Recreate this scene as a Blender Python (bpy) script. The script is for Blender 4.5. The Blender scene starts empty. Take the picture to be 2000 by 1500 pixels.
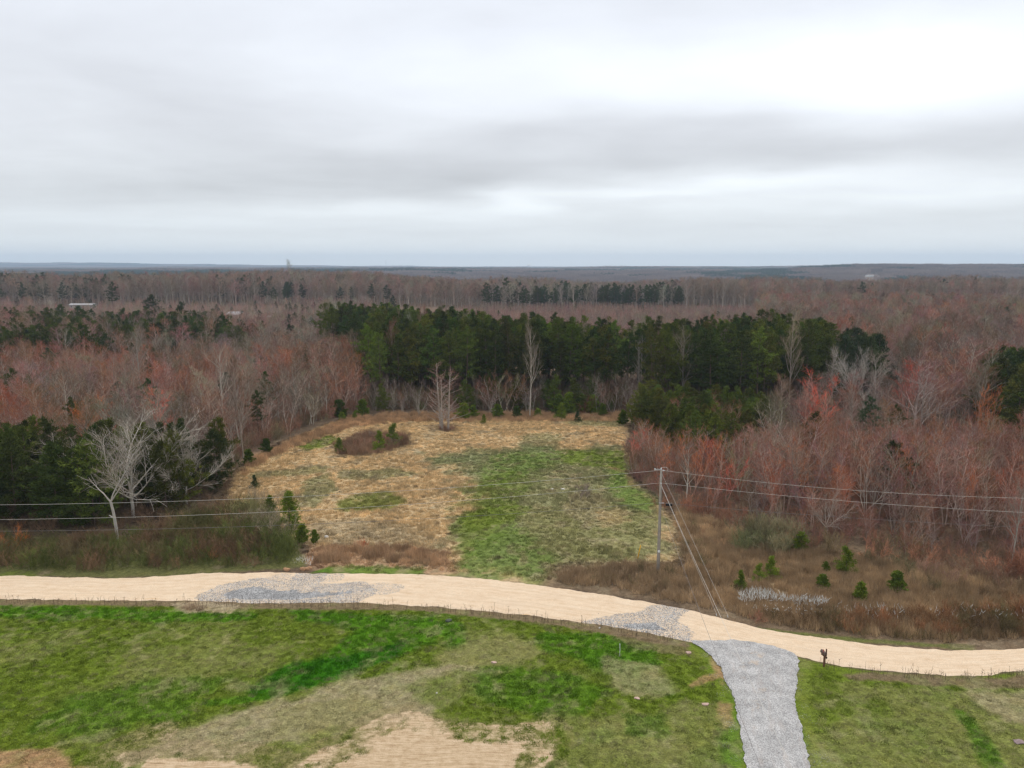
import bpy, math, random
import numpy as np
from mathutils import Vector

SC = bpy.context.scene
COL = SC.collection
rad = math.radians

# ------------------------------------------------------------------ camera
PITCH, FPX, CAMZ = rad(8.86), 1482.0, 30.0
cam = bpy.data.cameras.new("camera")
cam.lens = 36.0 * FPX / 2000.0
cam.sensor_width = 36.0
cam.clip_start, cam.clip_end = 0.5, 20000.0
cam_ob = bpy.data.objects.new("camera", cam)
COL.objects.link(cam_ob)
cam_ob.location = (0, 0, CAMZ)
cam_ob.rotation_euler = (math.pi / 2 - PITCH, 0, 0)
SC.camera = cam_ob

SUN_EL, SUN_AZ = 52.0, 25.0          # degrees; azimuth measured from +Y towards +X
SKY_GAIN, SUN_POWER = 1.03, 1.3
HAZE_DENSITY = 1.3e-4

# ------------------------------------------------------------------ world: overcast sky
world = bpy.data.worlds.new("World")
SC.world = world
world.use_nodes = True


class NT:
    def __init__(self, tree):
        self.t = tree
        self.t.nodes.clear()

    def n(self, kind, **kw):
        x = self.t.nodes.new(kind)
        for k, v in kw.items():
            setattr(x, k, v)
        return x

    def put(self, sock, v):
        if v is None:
            return
        if isinstance(v, bpy.types.NodeSocket):
            self.t.links.new(v, sock)
        else:
            if isinstance(v, (tuple, list)) and len(v) == 3 and sock.type == 'RGBA':
                v = (*v, 1.0)
            sock.default_value = v

    def m(self, op, a, b=None, c=None, clamp=False):
        x = self.n('ShaderNodeMath', operation=op, use_clamp=clamp)
        for s, v in zip(x.inputs, (a, b, c)):
            self.put(s, v)
        return x.outputs[0]

    def vm(self, op, a, b=None, scale=None):
        x = self.n('ShaderNodeVectorMath', operation=op)
        self.put(x.inputs[0], a)
        self.put(x.inputs[1], b)
        if scale is not None:
            self.put(x.inputs[3], scale)
        return x.outputs[1] if op in ('DOT_PRODUCT', 'LENGTH') else x.outputs[0]

    def mix(self, f, a, b, blend='MIX'):
        x = self.n('ShaderNodeMix', data_type='RGBA', blend_type=blend)
        self.put(x.inputs[0], f)
        self.put(x.inputs[6], a)
        self.put(x.inputs[7], b)
        return x.outputs[2]

    def noise(self, vec, scale, detail=4, rough=0.55, dist=0.0, color=False):
        x = self.n('ShaderNodeTexNoise')
        self.put(x.inputs['Vector'], vec)
        x.inputs['Scale'].default_value = scale
        x.inputs['Detail'].default_value = detail
        x.inputs['Roughness'].default_value = rough
        x.inputs['Distortion'].default_value = dist
        return x.outputs[1] if color else x.outputs[0]

    def smooth(self, v, a, b, lo=0.0, hi=1.0):
        x = self.n('ShaderNodeMapRange', interpolation_type='SMOOTHSTEP')
        for s, q in zip(x.inputs, (v, a, b, lo, hi)):
            self.put(s, q)
        return x.outputs[0]

    def ramp(self, v, stops):
        x = self.n('ShaderNodeValToRGB')
        cr = x.color_ramp
        while len(cr.elements) < len(stops):
            cr.elements.new(0.5)
        for e, (p, c) in zip(cr.elements, stops):
            e.position = p
            e.color = (*c, 1.0)
        self.put(x.inputs[0], v)
        return x.outputs[0]

    def comb(self, x, y, z):
        q = self.n('ShaderNodeCombineXYZ')
        for s, v in zip(q.inputs, (x, y, z)):
            self.put(s, v)
        return q.outputs[0]

    def sep(self, v):
        q = self.n('ShaderNodeSeparateXYZ')
        self.put(q.inputs[0], v)
        return q.outputs


def ray(u, v):
    """World direction through a point of the 2000x1500 photograph (used to read off where things stand)."""
    a, b = (u - 1000.0) / FPX, (v - 750.0) / FPX
    c, s = math.cos(PITCH), math.sin(PITCH)
    return np.array([a, c - b * s, -s - b * c])


def azel(u, v):
    d = ray(u, v)
    d = d / np.linalg.norm(d)
    return math.degrees(math.atan2(d[0], d[1])), math.degrees(math.asin(d[2]))


def build_world():
    T = NT(world.node_tree)
    tc = T.n('ShaderNodeTexCoord')
    D = tc.outputs['Generated']
    x, y, z = T.sep(D)
    zc = T.m('MAXIMUM', z, 0.0)
    den = T.m('ADD', zc, 0.10)
    plane = T.comb(T.m('DIVIDE', x, den), T.m('DIVIDE', y, den), 0.0)
    el = T.m('MULTIPLY', T.m('ARCSINE', z), 57.29578)
    az = T.m('MULTIPLY', T.m('ARCTAN2', x, y), 57.29578)
    w = T.noise(plane, 0.9, 3, 0.5, color=True)
    wx, wy, _ = T.sep(w)
    az2 = T.m('ADD', az, T.m('MULTIPLY', T.m('SUBTRACT', wx, 0.5), 9.0))
    el2 = T.m('ADD', el, T.m('MULTIPLY', T.m('SUBTRACT', wy, 0.5), T.m('MULTIPLY_ADD', el, 0.16, 1.2)))
    n1 = T.noise(T.comb(T.m('MULTIPLY', T.sep(plane)[0], 0.8), T.sep(plane)[1], 0.0), 1.1, 7, 0.55, 0.5)
    n2 = T.noise(T.comb(T.m('MULTIPLY', T.sep(plane)[0], 0.65), T.sep(plane)[1], 3.0), 2.0, 6, 0.55, 0.4)
    n3 = T.noise(T.comb(T.m('MULTIPLY', az, .055), T.m('MULTIPLY', el, .13), 7.0), 1.0, 6, 0.5, 0.35)
    val = T.m('MULTIPLY_ADD', T.m('SUBTRACT', n1, 0.5), 0.16, T.m('MULTIPLY_ADD', T.m('SUBTRACT', n2, 0.5), 0.10, T.m('MULTIPLY', T.m('SUBTRACT', n3, 0.5), 0.22)))
    blobs = [(1380, 130, 330, 48, .22), (1860, 135, 170, 60, .15), (740, 140, 130, 60, .05), (1520, 345, 190, 18, .20), (1180, 372, 130, 8, .12),
             (1015, 392, 60, 18, .20), (720, 412, 260, 12, .13), (1350, 405, 260, 16, .08), (1880, 375, 160, 16, .08), (120, 330, 160, 20, .05), (450, 440, 300, 8, .05),
             (1180, 215, 60, 22, -.04), (1450, 285, 330, 34, -.08), (1850, 285, 260, 30, -.10), (300, 360, 420, 34, -.12), (1500, 225, 200, 14, -.05),
             (830, 345, 260, 34, -.13), (1250, 330, 160, 10, -.05), (400, 210, 260, 30, -.04), (100, 120, 120, 40, .03), (1130, 412, 110, 12, -.08), (1900, 418, 170, 10, -.08), (150, 395, 250, 18, -.06),
             (1450, 445, 500, 9, -.04), (500, 455, 500, 9, -.05), (1050, 260, 120, 25, -.05)]
    for (u, v, su, sv, amp) in blobs:
        a0, e0 = azel(u, v)
        sa = math.degrees(su / FPX)
        se = math.degrees(sv / FPX)
        da = T.m('DIVIDE', T.m('SUBTRACT', az2, a0), sa)
        de = T.m('DIVIDE', T.m('SUBTRACT', el2, e0), se)
        q = T.m('ADD', T.m('MULTIPLY', da, da), T.m('MULTIPLY', de, de))
        g = T.m('EXPONENT', T.m('MULTIPLY', q, -0.6))
        val = T.m('MULTIPLY_ADD', g, amp, val)
    base = T.ramp(T.m('DIVIDE', el, 90.0), [(0.0, (.96, .98, .955)), (.03, (.85, .885, .905)), (.10, (.82, .845, .885)),
                                           (.22, (.86, .895, .965)), (.40, (.83, .88, .98)), (.55, (1.15, 1.18, 1.24)), (1.0, (1.6, 1.62, 1.66))])
    fade = T.smooth(el, 0.0, 6.0, 0.25, 1.0)
    k = T.m('MULTIPLY_ADD', T.m('MULTIPLY', val, fade), 1.45, 1.0)
    cloud = T.vm('MULTIPLY', base, T.comb(k, k, k))
    # darker cloud bellies are a touch warmer
    cloud = T.vm('MULTIPLY', cloud, T.comb(T.m('MULTIPLY_ADD', val, -0.06, 1.0), 1.0, 1.0))
    sky = T.n('ShaderNodeTexSky', sky_type='NISHITA', sun_disc=False, sun_elevation=rad(SUN_EL), sun_rotation=rad(SUN_AZ))
    sk = T.vm('SCALE', sky.outputs[0], scale=0.1)
    total = T.mix(0.94, sk, cloud)
    bg = T.n('ShaderNodeBackground')
    T.put(bg.inputs[0], total)
    bg.inputs[1].default_value = SKY_GAIN
    out = T.n('ShaderNodeOutputWorld')
    T.put(out.inputs[0], bg.outputs[0])


build_world()
try:
    world.cycles.sampling_method = 'MANUAL'
    world.cycles.sample_map_resolution = 512
except Exception:
    pass

sun = bpy.data.lights.new("sun", 'SUN')
sun.energy, sun.angle, sun.color = SUN_POWER, rad(28), (1.0, 0.96, 0.90)
sun_ob = bpy.data.objects.new("sun", sun)
COL.objects.link(sun_ob)
sd = Vector((math.sin(rad(SUN_AZ)) * math.cos(rad(SUN_EL)), math.cos(rad(SUN_AZ)) * math.cos(rad(SUN_EL)), math.sin(rad(SUN_EL))))
sun_ob.rotation_euler = sd.to_track_quat('Z', 'Y').to_euler()
sun_ob.location = (0, 0, 200)

SC.view_settings.view_transform = 'Standard'
SC.view_settings.look = 'None'
SC.view_settings.exposure = 0.0
SC.view_settings.gamma = 1.0
SC.view_settings.use_curve_mapping = False
SC.cycles.max_bounces = 4
SC.cycles.diffuse_bounces = 2
SC.cycles.glossy_bounces = 1
SC.cycles.transmission_bounces = 1
SC.cycles.volume_bounces = 1
SC.cycles.use_denoising = True
SC.cycles.use_adaptive_sampling = False
SC.cycles.sample_clamp_indirect = 4.0
SC.cycles.filter_width = 1.4

# ------------------------------------------------------------------ helpers: reading positions, noise, polygons
R = random.Random(7)
NR = np.random.default_rng(11)


def G(u, v, z=0.0):
    d = ray(u, v)
    t = (z - CAMZ) / d[2]
    return np.array([d[0] * t, d[1] * t])


def project(x, y, z):
    c, s = math.cos(PITCH), math.sin(PITCH)
    dz = z - CAMZ
    fwd = y * c - dz * s
    up = y * s + dz * c
    fwd = np.maximum(fwd, 1e-3)
    return 1000 + FPX * x / fwd, 750 - FPX * up / fwd


def hash2(ix, iy, seed):
    h = (ix.astype(np.int64) * 374761393 + iy.astype(np.int64) * 668265263 + seed * 1442695041) & 0xFFFFFFFF
    h = ((h ^ (h >> 13)) * 1274126177) & 0xFFFFFFFF
    h = h ^ (h >> 16)
    return (h & 0xFFFF) / 65535.0


def vnoise(x, y, seed=0):
    ix, iy = np.floor(x), np.floor(y)
    fx, fy = x - ix, y - iy
    fx, fy = fx * fx * (3 - 2 * fx), fy * fy * (3 - 2 * fy)
    a, b = hash2(ix, iy, seed), hash2(ix + 1, iy, seed)
    c, d = hash2(ix, iy + 1, seed), hash2(ix + 1, iy + 1, seed)
    return (a + (b - a) * fx) * (1 - fy) + (c + (d - c) * fx) * fy


def fbm(x, y, scale, octaves=4, seed=0):
    """fractal noise in -1..1; scale is the size in metres of the largest feature"""
    x, y = np.asarray(x, float) / scale, np.asarray(y, float) / scale
    out, amp, tot = 0.0, 1.0, 0.0
    for o in range(octaves):
        out = out + amp * (vnoise(x, y, seed + o * 17) * 2 - 1)
        tot += amp
        amp *= 0.55
        x, y = x * 2.03 + 5.2, y * 2.03 + 1.7
    return out / tot


def sstep(v, a, b):
    t = np.clip((v - a) / (b - a), 0, 1)
    return t * t * (3 - 2 * t)


def poly(pts):
    return np.array([G(*p) for p in pts])


def sdist(P, x, y, reach=8.0):
    """signed distance to polygon P, positive inside; -reach far outside its bounding box"""
    x, y = np.asarray(x, float), np.asarray(y, float)
    out = np.full(x.shape, -reach)
    lo, hi = P.min(0) - reach, P.max(0) + reach
    sel = (x > lo[0]) & (x < hi[0]) & (y > lo[1]) & (y < hi[1])
    if not sel.any():
        return out
    px, py = x[sel], y[sel]
    best = np.full(px.shape, 1e9)
    inside = np.zeros(px.shape, bool)
    n = len(P)
    for i in range(n):
        ax, ay = P[i]
        bx, by = P[(i + 1) % n]
        ex, ey = bx - ax, by - ay
        t = np.clip(((px - ax) * ex + (py - ay) * ey) / (ex * ex + ey * ey + 1e-12), 0, 1)
        d = (px - ax - t * ex) ** 2 + (py - ay - t * ey) ** 2
        best = np.minimum(best, d)
        cross = (ay > py) != (by > py)
        xin = ex * (py - ay) / (ey if abs(ey) > 1e-12 else 1e-12) + ax
        inside ^= cross & (px < xin)
    d = np.sqrt(best)
    out[sel] = np.where(inside, d, -np.minimum(d, reach))
    return out


def inside(P, x, y):
    return sdist(P, x, y, 0.01) > 0


# ------------------------------------------------------------------ helpers: meshes and objects
def tag(o, label, cat, group=None, kind=None):
    o['label'] = label
    o['category'] = cat
    if group:
        o['group'] = group
    if kind:
        o['kind'] = kind
    return o


def link(name, me, parent=None):
    o = bpy.data.objects.new(name, me)
    COL.objects.link(o)
    if parent is not None:
        o.parent = parent
    return o


def empty(name, loc, rz=0.0):
    o = bpy.data.objects.new(name, None)
    COL.objects.link(o)
    o.location = loc
    o.rotation_euler = (0, 0, rz)
    o.empty_display_size = 0.3
    return o


def mesh_np(name, V, F, mats=(), midx=None, smooth=False):
    """V (n,3); F (m,3) or (m,4)"""
    V, F = np.asarray(V, np.float32), np.asarray(F, np.int32)
    k = F.shape[1]
    me = bpy.data.meshes.new(name)
    me.vertices.add(len(V))
    me.vertices.foreach_set('co', V.ravel())
    me.loops.add(F.size)
    me.loops.foreach_set('vertex_index', F.ravel())
    me.polygons.add(len(F))
    me.polygons.foreach_set('loop_start', np.arange(0, F.size, k, dtype=np.int32))
    me.polygons.foreach_set('loop_total', np.full(len(F), k, np.int32))
    for m in mats:
        me.materials.append(m)
    if midx is not None:
        me.polygons.foreach_set('material_index', np.asarray(midx, np.int32))
    me.polygons.foreach_set('use_smooth', np.full(len(F), smooth))
    me.update(calc_edges=True)
    return me


class Acc:
    """collects tapered tubes and slim triangles, then makes one triangle mesh"""

    def __init__(self):
        self.seg = {}
        self.tri = []
        self.tv = []

    def tube(self, p0, p1, r0, r1, k=3):
        self.seg.setdefault(k, []).append((*p0, *p1, r0, r1))

    def twig(self, p0, p1, w):
        self.tri.append((*p0, *p1, w))

    def arrays(self, rng):
        Vs, Fs, off = [], [], 0
        for k, L in self.seg.items():
            A = np.array(L, float)
            p0, p1, r0, r1 = A[:, :3], A[:, 3:6], A[:, 6], A[:, 7]
            d = p1 - p0
            d /= np.linalg.norm(d, axis=1, keepdims=True) + 1e-9
            ref = np.where(np.abs(d[:, 2:3]) > 0.9, np.array([[1.0, 0, 0]]), np.array([[0, 0, 1.0]]))
            a = np.cross(d, ref)
            a /= np.linalg.norm(a, axis=1, keepdims=True) + 1e-9
            b = np.cross(d, a)
            n = len(A)
            ang = np.arange(k) * 2 * math.pi / k
            ring = a[:, None, :] * np.cos(ang)[None, :, None] + b[:, None, :] * np.sin(ang)[None, :, None]
            v0 = p0[:, None, :] + ring * r0[:, None, None]
            v1 = p1[:, None, :] + ring * r1[:, None, None]
            Vs.append(np.concatenate([v0, v1], 1).reshape(-1, 3))
            i = np.arange(k)
            j = (i + 1) % k
            f = np.concatenate([np.stack([i, j, i + k], 1), np.stack([j, j + k, i + k], 1)])
            Fs.append((f[None] + (np.arange(n) * 2 * k)[:, None, None] + off).reshape(-1, 3))
            off += n * 2 * k
        if self.tri:
            A = np.array(self.tri, float)
            p0, p1, w = A[:, :3], A[:, 3:6], A[:, 6:7]
            d = p1 - p0
            q = rng.normal(size=p0.shape)
            a = np.cross(d, q)
            a /= np.linalg.norm(a, axis=1, keepdims=True) + 1e-9
            Vs.append(np.stack([p0 - a * w, p0 + a * w, p1], 1).reshape(-1, 3))
            Fs.append(np.arange(len(A) * 3).reshape(-1, 3) + off)
            off += len(A) * 3
        for v, f in self.tv:
            Vs.append(v)
            Fs.append(f + off)
            off += len(v)
        return np.concatenate(Vs), np.concatenate(Fs)


def needles(C, D, rng, k, ln, wd, spread=0.8):
    """k leaf-sized triangles round each centre C, leaning along D"""
    n = len(C)
    C = np.repeat(C, k, 0)
    D = np.repeat(D, k, 0)
    q = D + rng.normal(size=C.shape) * spread
    q[:, 2] += 0.25
    q /= np.linalg.norm(q, axis=1, keepdims=True) + 1e-9
    p0 = C + rng.normal(size=C.shape) * ln * 0.38
    L = ln * rng.uniform(0.6, 1.3, (n * k, 1))
    a = np.cross(q, rng.normal(size=C.shape))
    a /= np.linalg.norm(a, axis=1, keepdims=True) + 1e-9
    W = wd * rng.uniform(0.6, 1.3, (n * k, 1))
    V = np.stack([p0 - a * W, p0 + a * W, p0 + q * L], 1).reshape(-1, 3)
    return V, np.arange(n * k * 3).reshape(-1, 3)


# ------------------------------------------------------------------ materials
def mat(name):
    m = bpy.data.materials.new(name)
    m.use_nodes = True
    return m, NT(m.node_tree)


def finish(T, col, rough=0.9, bump=None, spec=0.2, strength=0.3, dist=0.05):
    b = T.n('ShaderNodeBsdfPrincipled')
    T.put(b.inputs['Base Color'], col)
    T.put(b.inputs['Roughness'], rough)
    T.put(b.inputs['Specular IOR Level'], spec)
    if bump is not None:
        bn = T.n('ShaderNodeBump')
        bn.inputs['Strength'].default_value = strength
        bn.inputs['Distance'].default_value = dist
        T.put(bn.inputs['Height'], bump)
        T.put(b.inputs['Normal'], bn.outputs[0])
    o = T.n('ShaderNodeOutputMaterial')
    T.put(o.inputs[0], b.outputs[0])


def plain(name, col, rough=0.7, var=0.25, scale=6.0, metal=0.0):
    m, T = mat(name)
    tc = T.n('ShaderNodeTexCoord')
    nz = T.noise(tc.outputs['Object'], scale, 5, 0.6)
    k = T.m('MULTIPLY_ADD', T.m('SUBTRACT', nz, 0.5), 2 * var, 1.0)
    c = T.vm('SCALE', tuple(col), scale=k)
    finish(T, c, rough, nz, strength=0.15)
    if metal:
        m.node_tree.nodes['Principled BSDF'].inputs['Metallic'].default_value = metal
    return m


def tinted(name, mixin=None, amount=0.0, var=0.35, scale=0.9, rnd=0.25, hue=(1.15, 1.0, 0.8)):
    """colour comes from the plant's own 'tint'; clumps vary lighter and darker"""
    m, T = mat(name)
    at = T.n('ShaderNodeAttribute', attribute_type='INSTANCER', attribute_name='tint')
    c = at.outputs['Color']
    if mixin:
        c = T.mix(amount, c, mixin)
    tc = T.n('ShaderNodeTexCoord')
    nz = T.noise(tc.outputs['Object'], scale, 4, 0.65)
    oi = T.n('ShaderNodeObjectInfo')
    k = T.m('MULTIPLY_ADD', T.m('SUBTRACT', nz, 0.5), 2 * var * 1.6, 1.0)
    k = T.m('MULTIPLY', k, T.m('MULTIPLY_ADD', oi.outputs['Random'], 2 * rnd, 1.0 - rnd))
    c = T.vm('SCALE', c, scale=k)
    n2 = T.noise(tc.outputs['Object'], scale * 2.7, 2, 0.5)
    c = T.mix(T.smooth(n2, 0.45, 0.7, 0.0, 0.5), c, T.vm('MULTIPLY', c, hue))
    finish(T, c, 0.9, spec=0.05)
    return m


M_TWIG = tinted("twigs", var=0.35)
M_BARK = tinted("bark", mixin=(.44, .39, .335), amount=0.6, var=0.3, scale=2.0)
M_PALEBARK = tinted("pale_bark", mixin=(.50, .46, .40), amount=0.8, var=0.3, scale=1.6)
M_PINEBARK = plain("pine_bark", (.13, .09, .065), 0.9, 0.4, 5)
M_NEEDLE = tinted("needles", var=0.45, scale=0.8, rnd=0.2, hue=(1.5, 1.25, 0.8))
M_BRUSH = tinted("brush_leaves", var=0.45, scale=1.4, hue=(1.3, 1.0, 0.7))
M_GRASS = tinted("grass_blades", var=0.3, scale=2.5, rnd=0.22, hue=(1.15, 1.1, 0.9))


# ------------------------------------------------------------------ terrain
ROAD_TOP = [(-500, 1120), (-200, 1122), (0, 1123), (122, 1126), (220, 1128), (315, 1125), (385, 1118), (525, 1116), (612, 1118), (700, 1119), (825, 1120), (947, 1129),
            (1070, 1143), (1175, 1159), (1297, 1180), (1350, 1190), (1425, 1210), (1500, 1230), (1625, 1247), (1750, 1262), (1850, 1269), (2000, 1265), (2250, 1250), (2600, 1230)]
ROAD_BOT = [(-500, 1164), (-200, 1168), (0, 1171), (175, 1174), (385, 1175), (500, 1180), (700, 1179), (825, 1185), (1000, 1200), (1105, 1214), (1190, 1224), (1275, 1240),
            (1340, 1253), (1400, 1268), (1480, 1276), (1557, 1284), (1610, 1297), (1680, 1308), (1750, 1315), (1850, 1321), (1900, 1322), (2000, 1312), (2250, 1292), (2600, 1268)]
P_ROAD = poly(ROAD_TOP + ROAD_BOT[::-1])
DRIVE_L = [(1350, 1254), (1368, 1265), (1390, 1282), (1408, 1305), (1420, 1335), (1434, 1365), (1441, 1395), (1446, 1430), (1452, 1465), (1457, 1500), (1463, 1560)]
DRIVE_R = [(1440, 1251), (1510, 1262), (1550, 1275), (1559, 1290), (1557, 1315), (1553, 1345), (1554, 1370), (1563, 1410), (1572, 1450), (1583, 1500), (1597, 1560)]
P_DRIVE = poly(DRIVE_L + DRIVE_R[::-1])


def terrain(x, y):
    x, y = np.asarray(x, float), np.asarray(y, float)
    r = np.sqrt(x * x + y * y)
    s = x / np.maximum(y, 60.0)
    z = 5.5 * np.exp(-((y - 640) / 130) ** 2) * sstep(y, 350, 600) * sstep(-s, .02, .2)
    z = z - 26 * sstep(y, 640 + 60 * sstep(-s, .0, .2), 1120) + 24 * sstep(y, 1500, 2600) + 1 * sstep(y, 3000, 5000)
    z = z + 17 * sstep(s, .28, .48) * np.exp(-((y - 2500) / 700) ** 2)
    z = z + 9 * sstep(s, .05, .3) * np.exp(-((y - 4200) / 900) ** 2)
    z = z + sstep(y, 6200, 8200) * (8 * sstep(-s, -.25, .25) + 42 * sstep(-s, .28, .58) + 7 * fbm(x, y * .3, 1400, 3, 5))
    z = z + sstep(r, 750, 2200) * 13 * fbm(x, y * .8, 620, 4, 3) + sstep(r, 2600, 4500) * 7 * fbm(x, y * .5, 1500, 3, 6)
    z = z + sstep(r, 230, 420) * 0.9 * fbm(x, y, 90, 3, 9)
    und = 0.10 * fbm(x, y, 7, 3, 2) + 0.16 * fbm(x, y, 30, 2, 4)
    near = r < 400
    k = np.zeros(x.shape)
    if near.any():
        dr = np.maximum(sdist(P_ROAD, x[near], y[near], 4), sdist(P_DRIVE, x[near], y[near], 4))
        kk = 1 - sstep(dr, -3.5, -0.3)
        k[near] = kk
        zz = und[near] * kk - 0.07 * sstep(dr, 0.05, 0.6)
        z[near] += zz
    z = np.where(near, z, z + und)
    return z


# ground colours (linear albedo)
C = dict(
    litter=(.125, .088, .058), lush=(.078, .190, .008), deep=(.032, .135, .004), green=(.132, .178, .018), khaki=(.235, .22, .08), bright=(.125, .195, .030),
    thatch=(.37, .295, .185), tan=(.52, .375, .205), tanlight=(.58, .42, .235), greyg=(.215, .225, .105), dirt=(.56, .385, .235),
    dirtred=(.40, .23, .125), brown=(.20, .14, .085), pale=(.60, .52, .42), redgrass=(.36, .22, .13), mossy=(.13, .155, .035))
P_FIELD = poly([(440, 1010), (448, 960), (470, 912), (520, 885), (560, 862), (610, 842), (690, 812), (780, 818), (860, 822), (980, 818), (1100, 812), (1225, 818), (1222, 870),
                (1225, 920), (1245, 955), (1290, 985), (1330, 1030), (1330, 1095), (1300, 1112), (1190, 1112), (1100, 1118), (1060, 1140), (900, 1122), (830, 1118), (640, 1112), (600, 1060), (540, 1040)])
LAWN = poly([(-600, 1168)] + ROAD_BOT[1:-1] + [(2600, 1272), (2300, 1700), (-300, 1700)])
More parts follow.
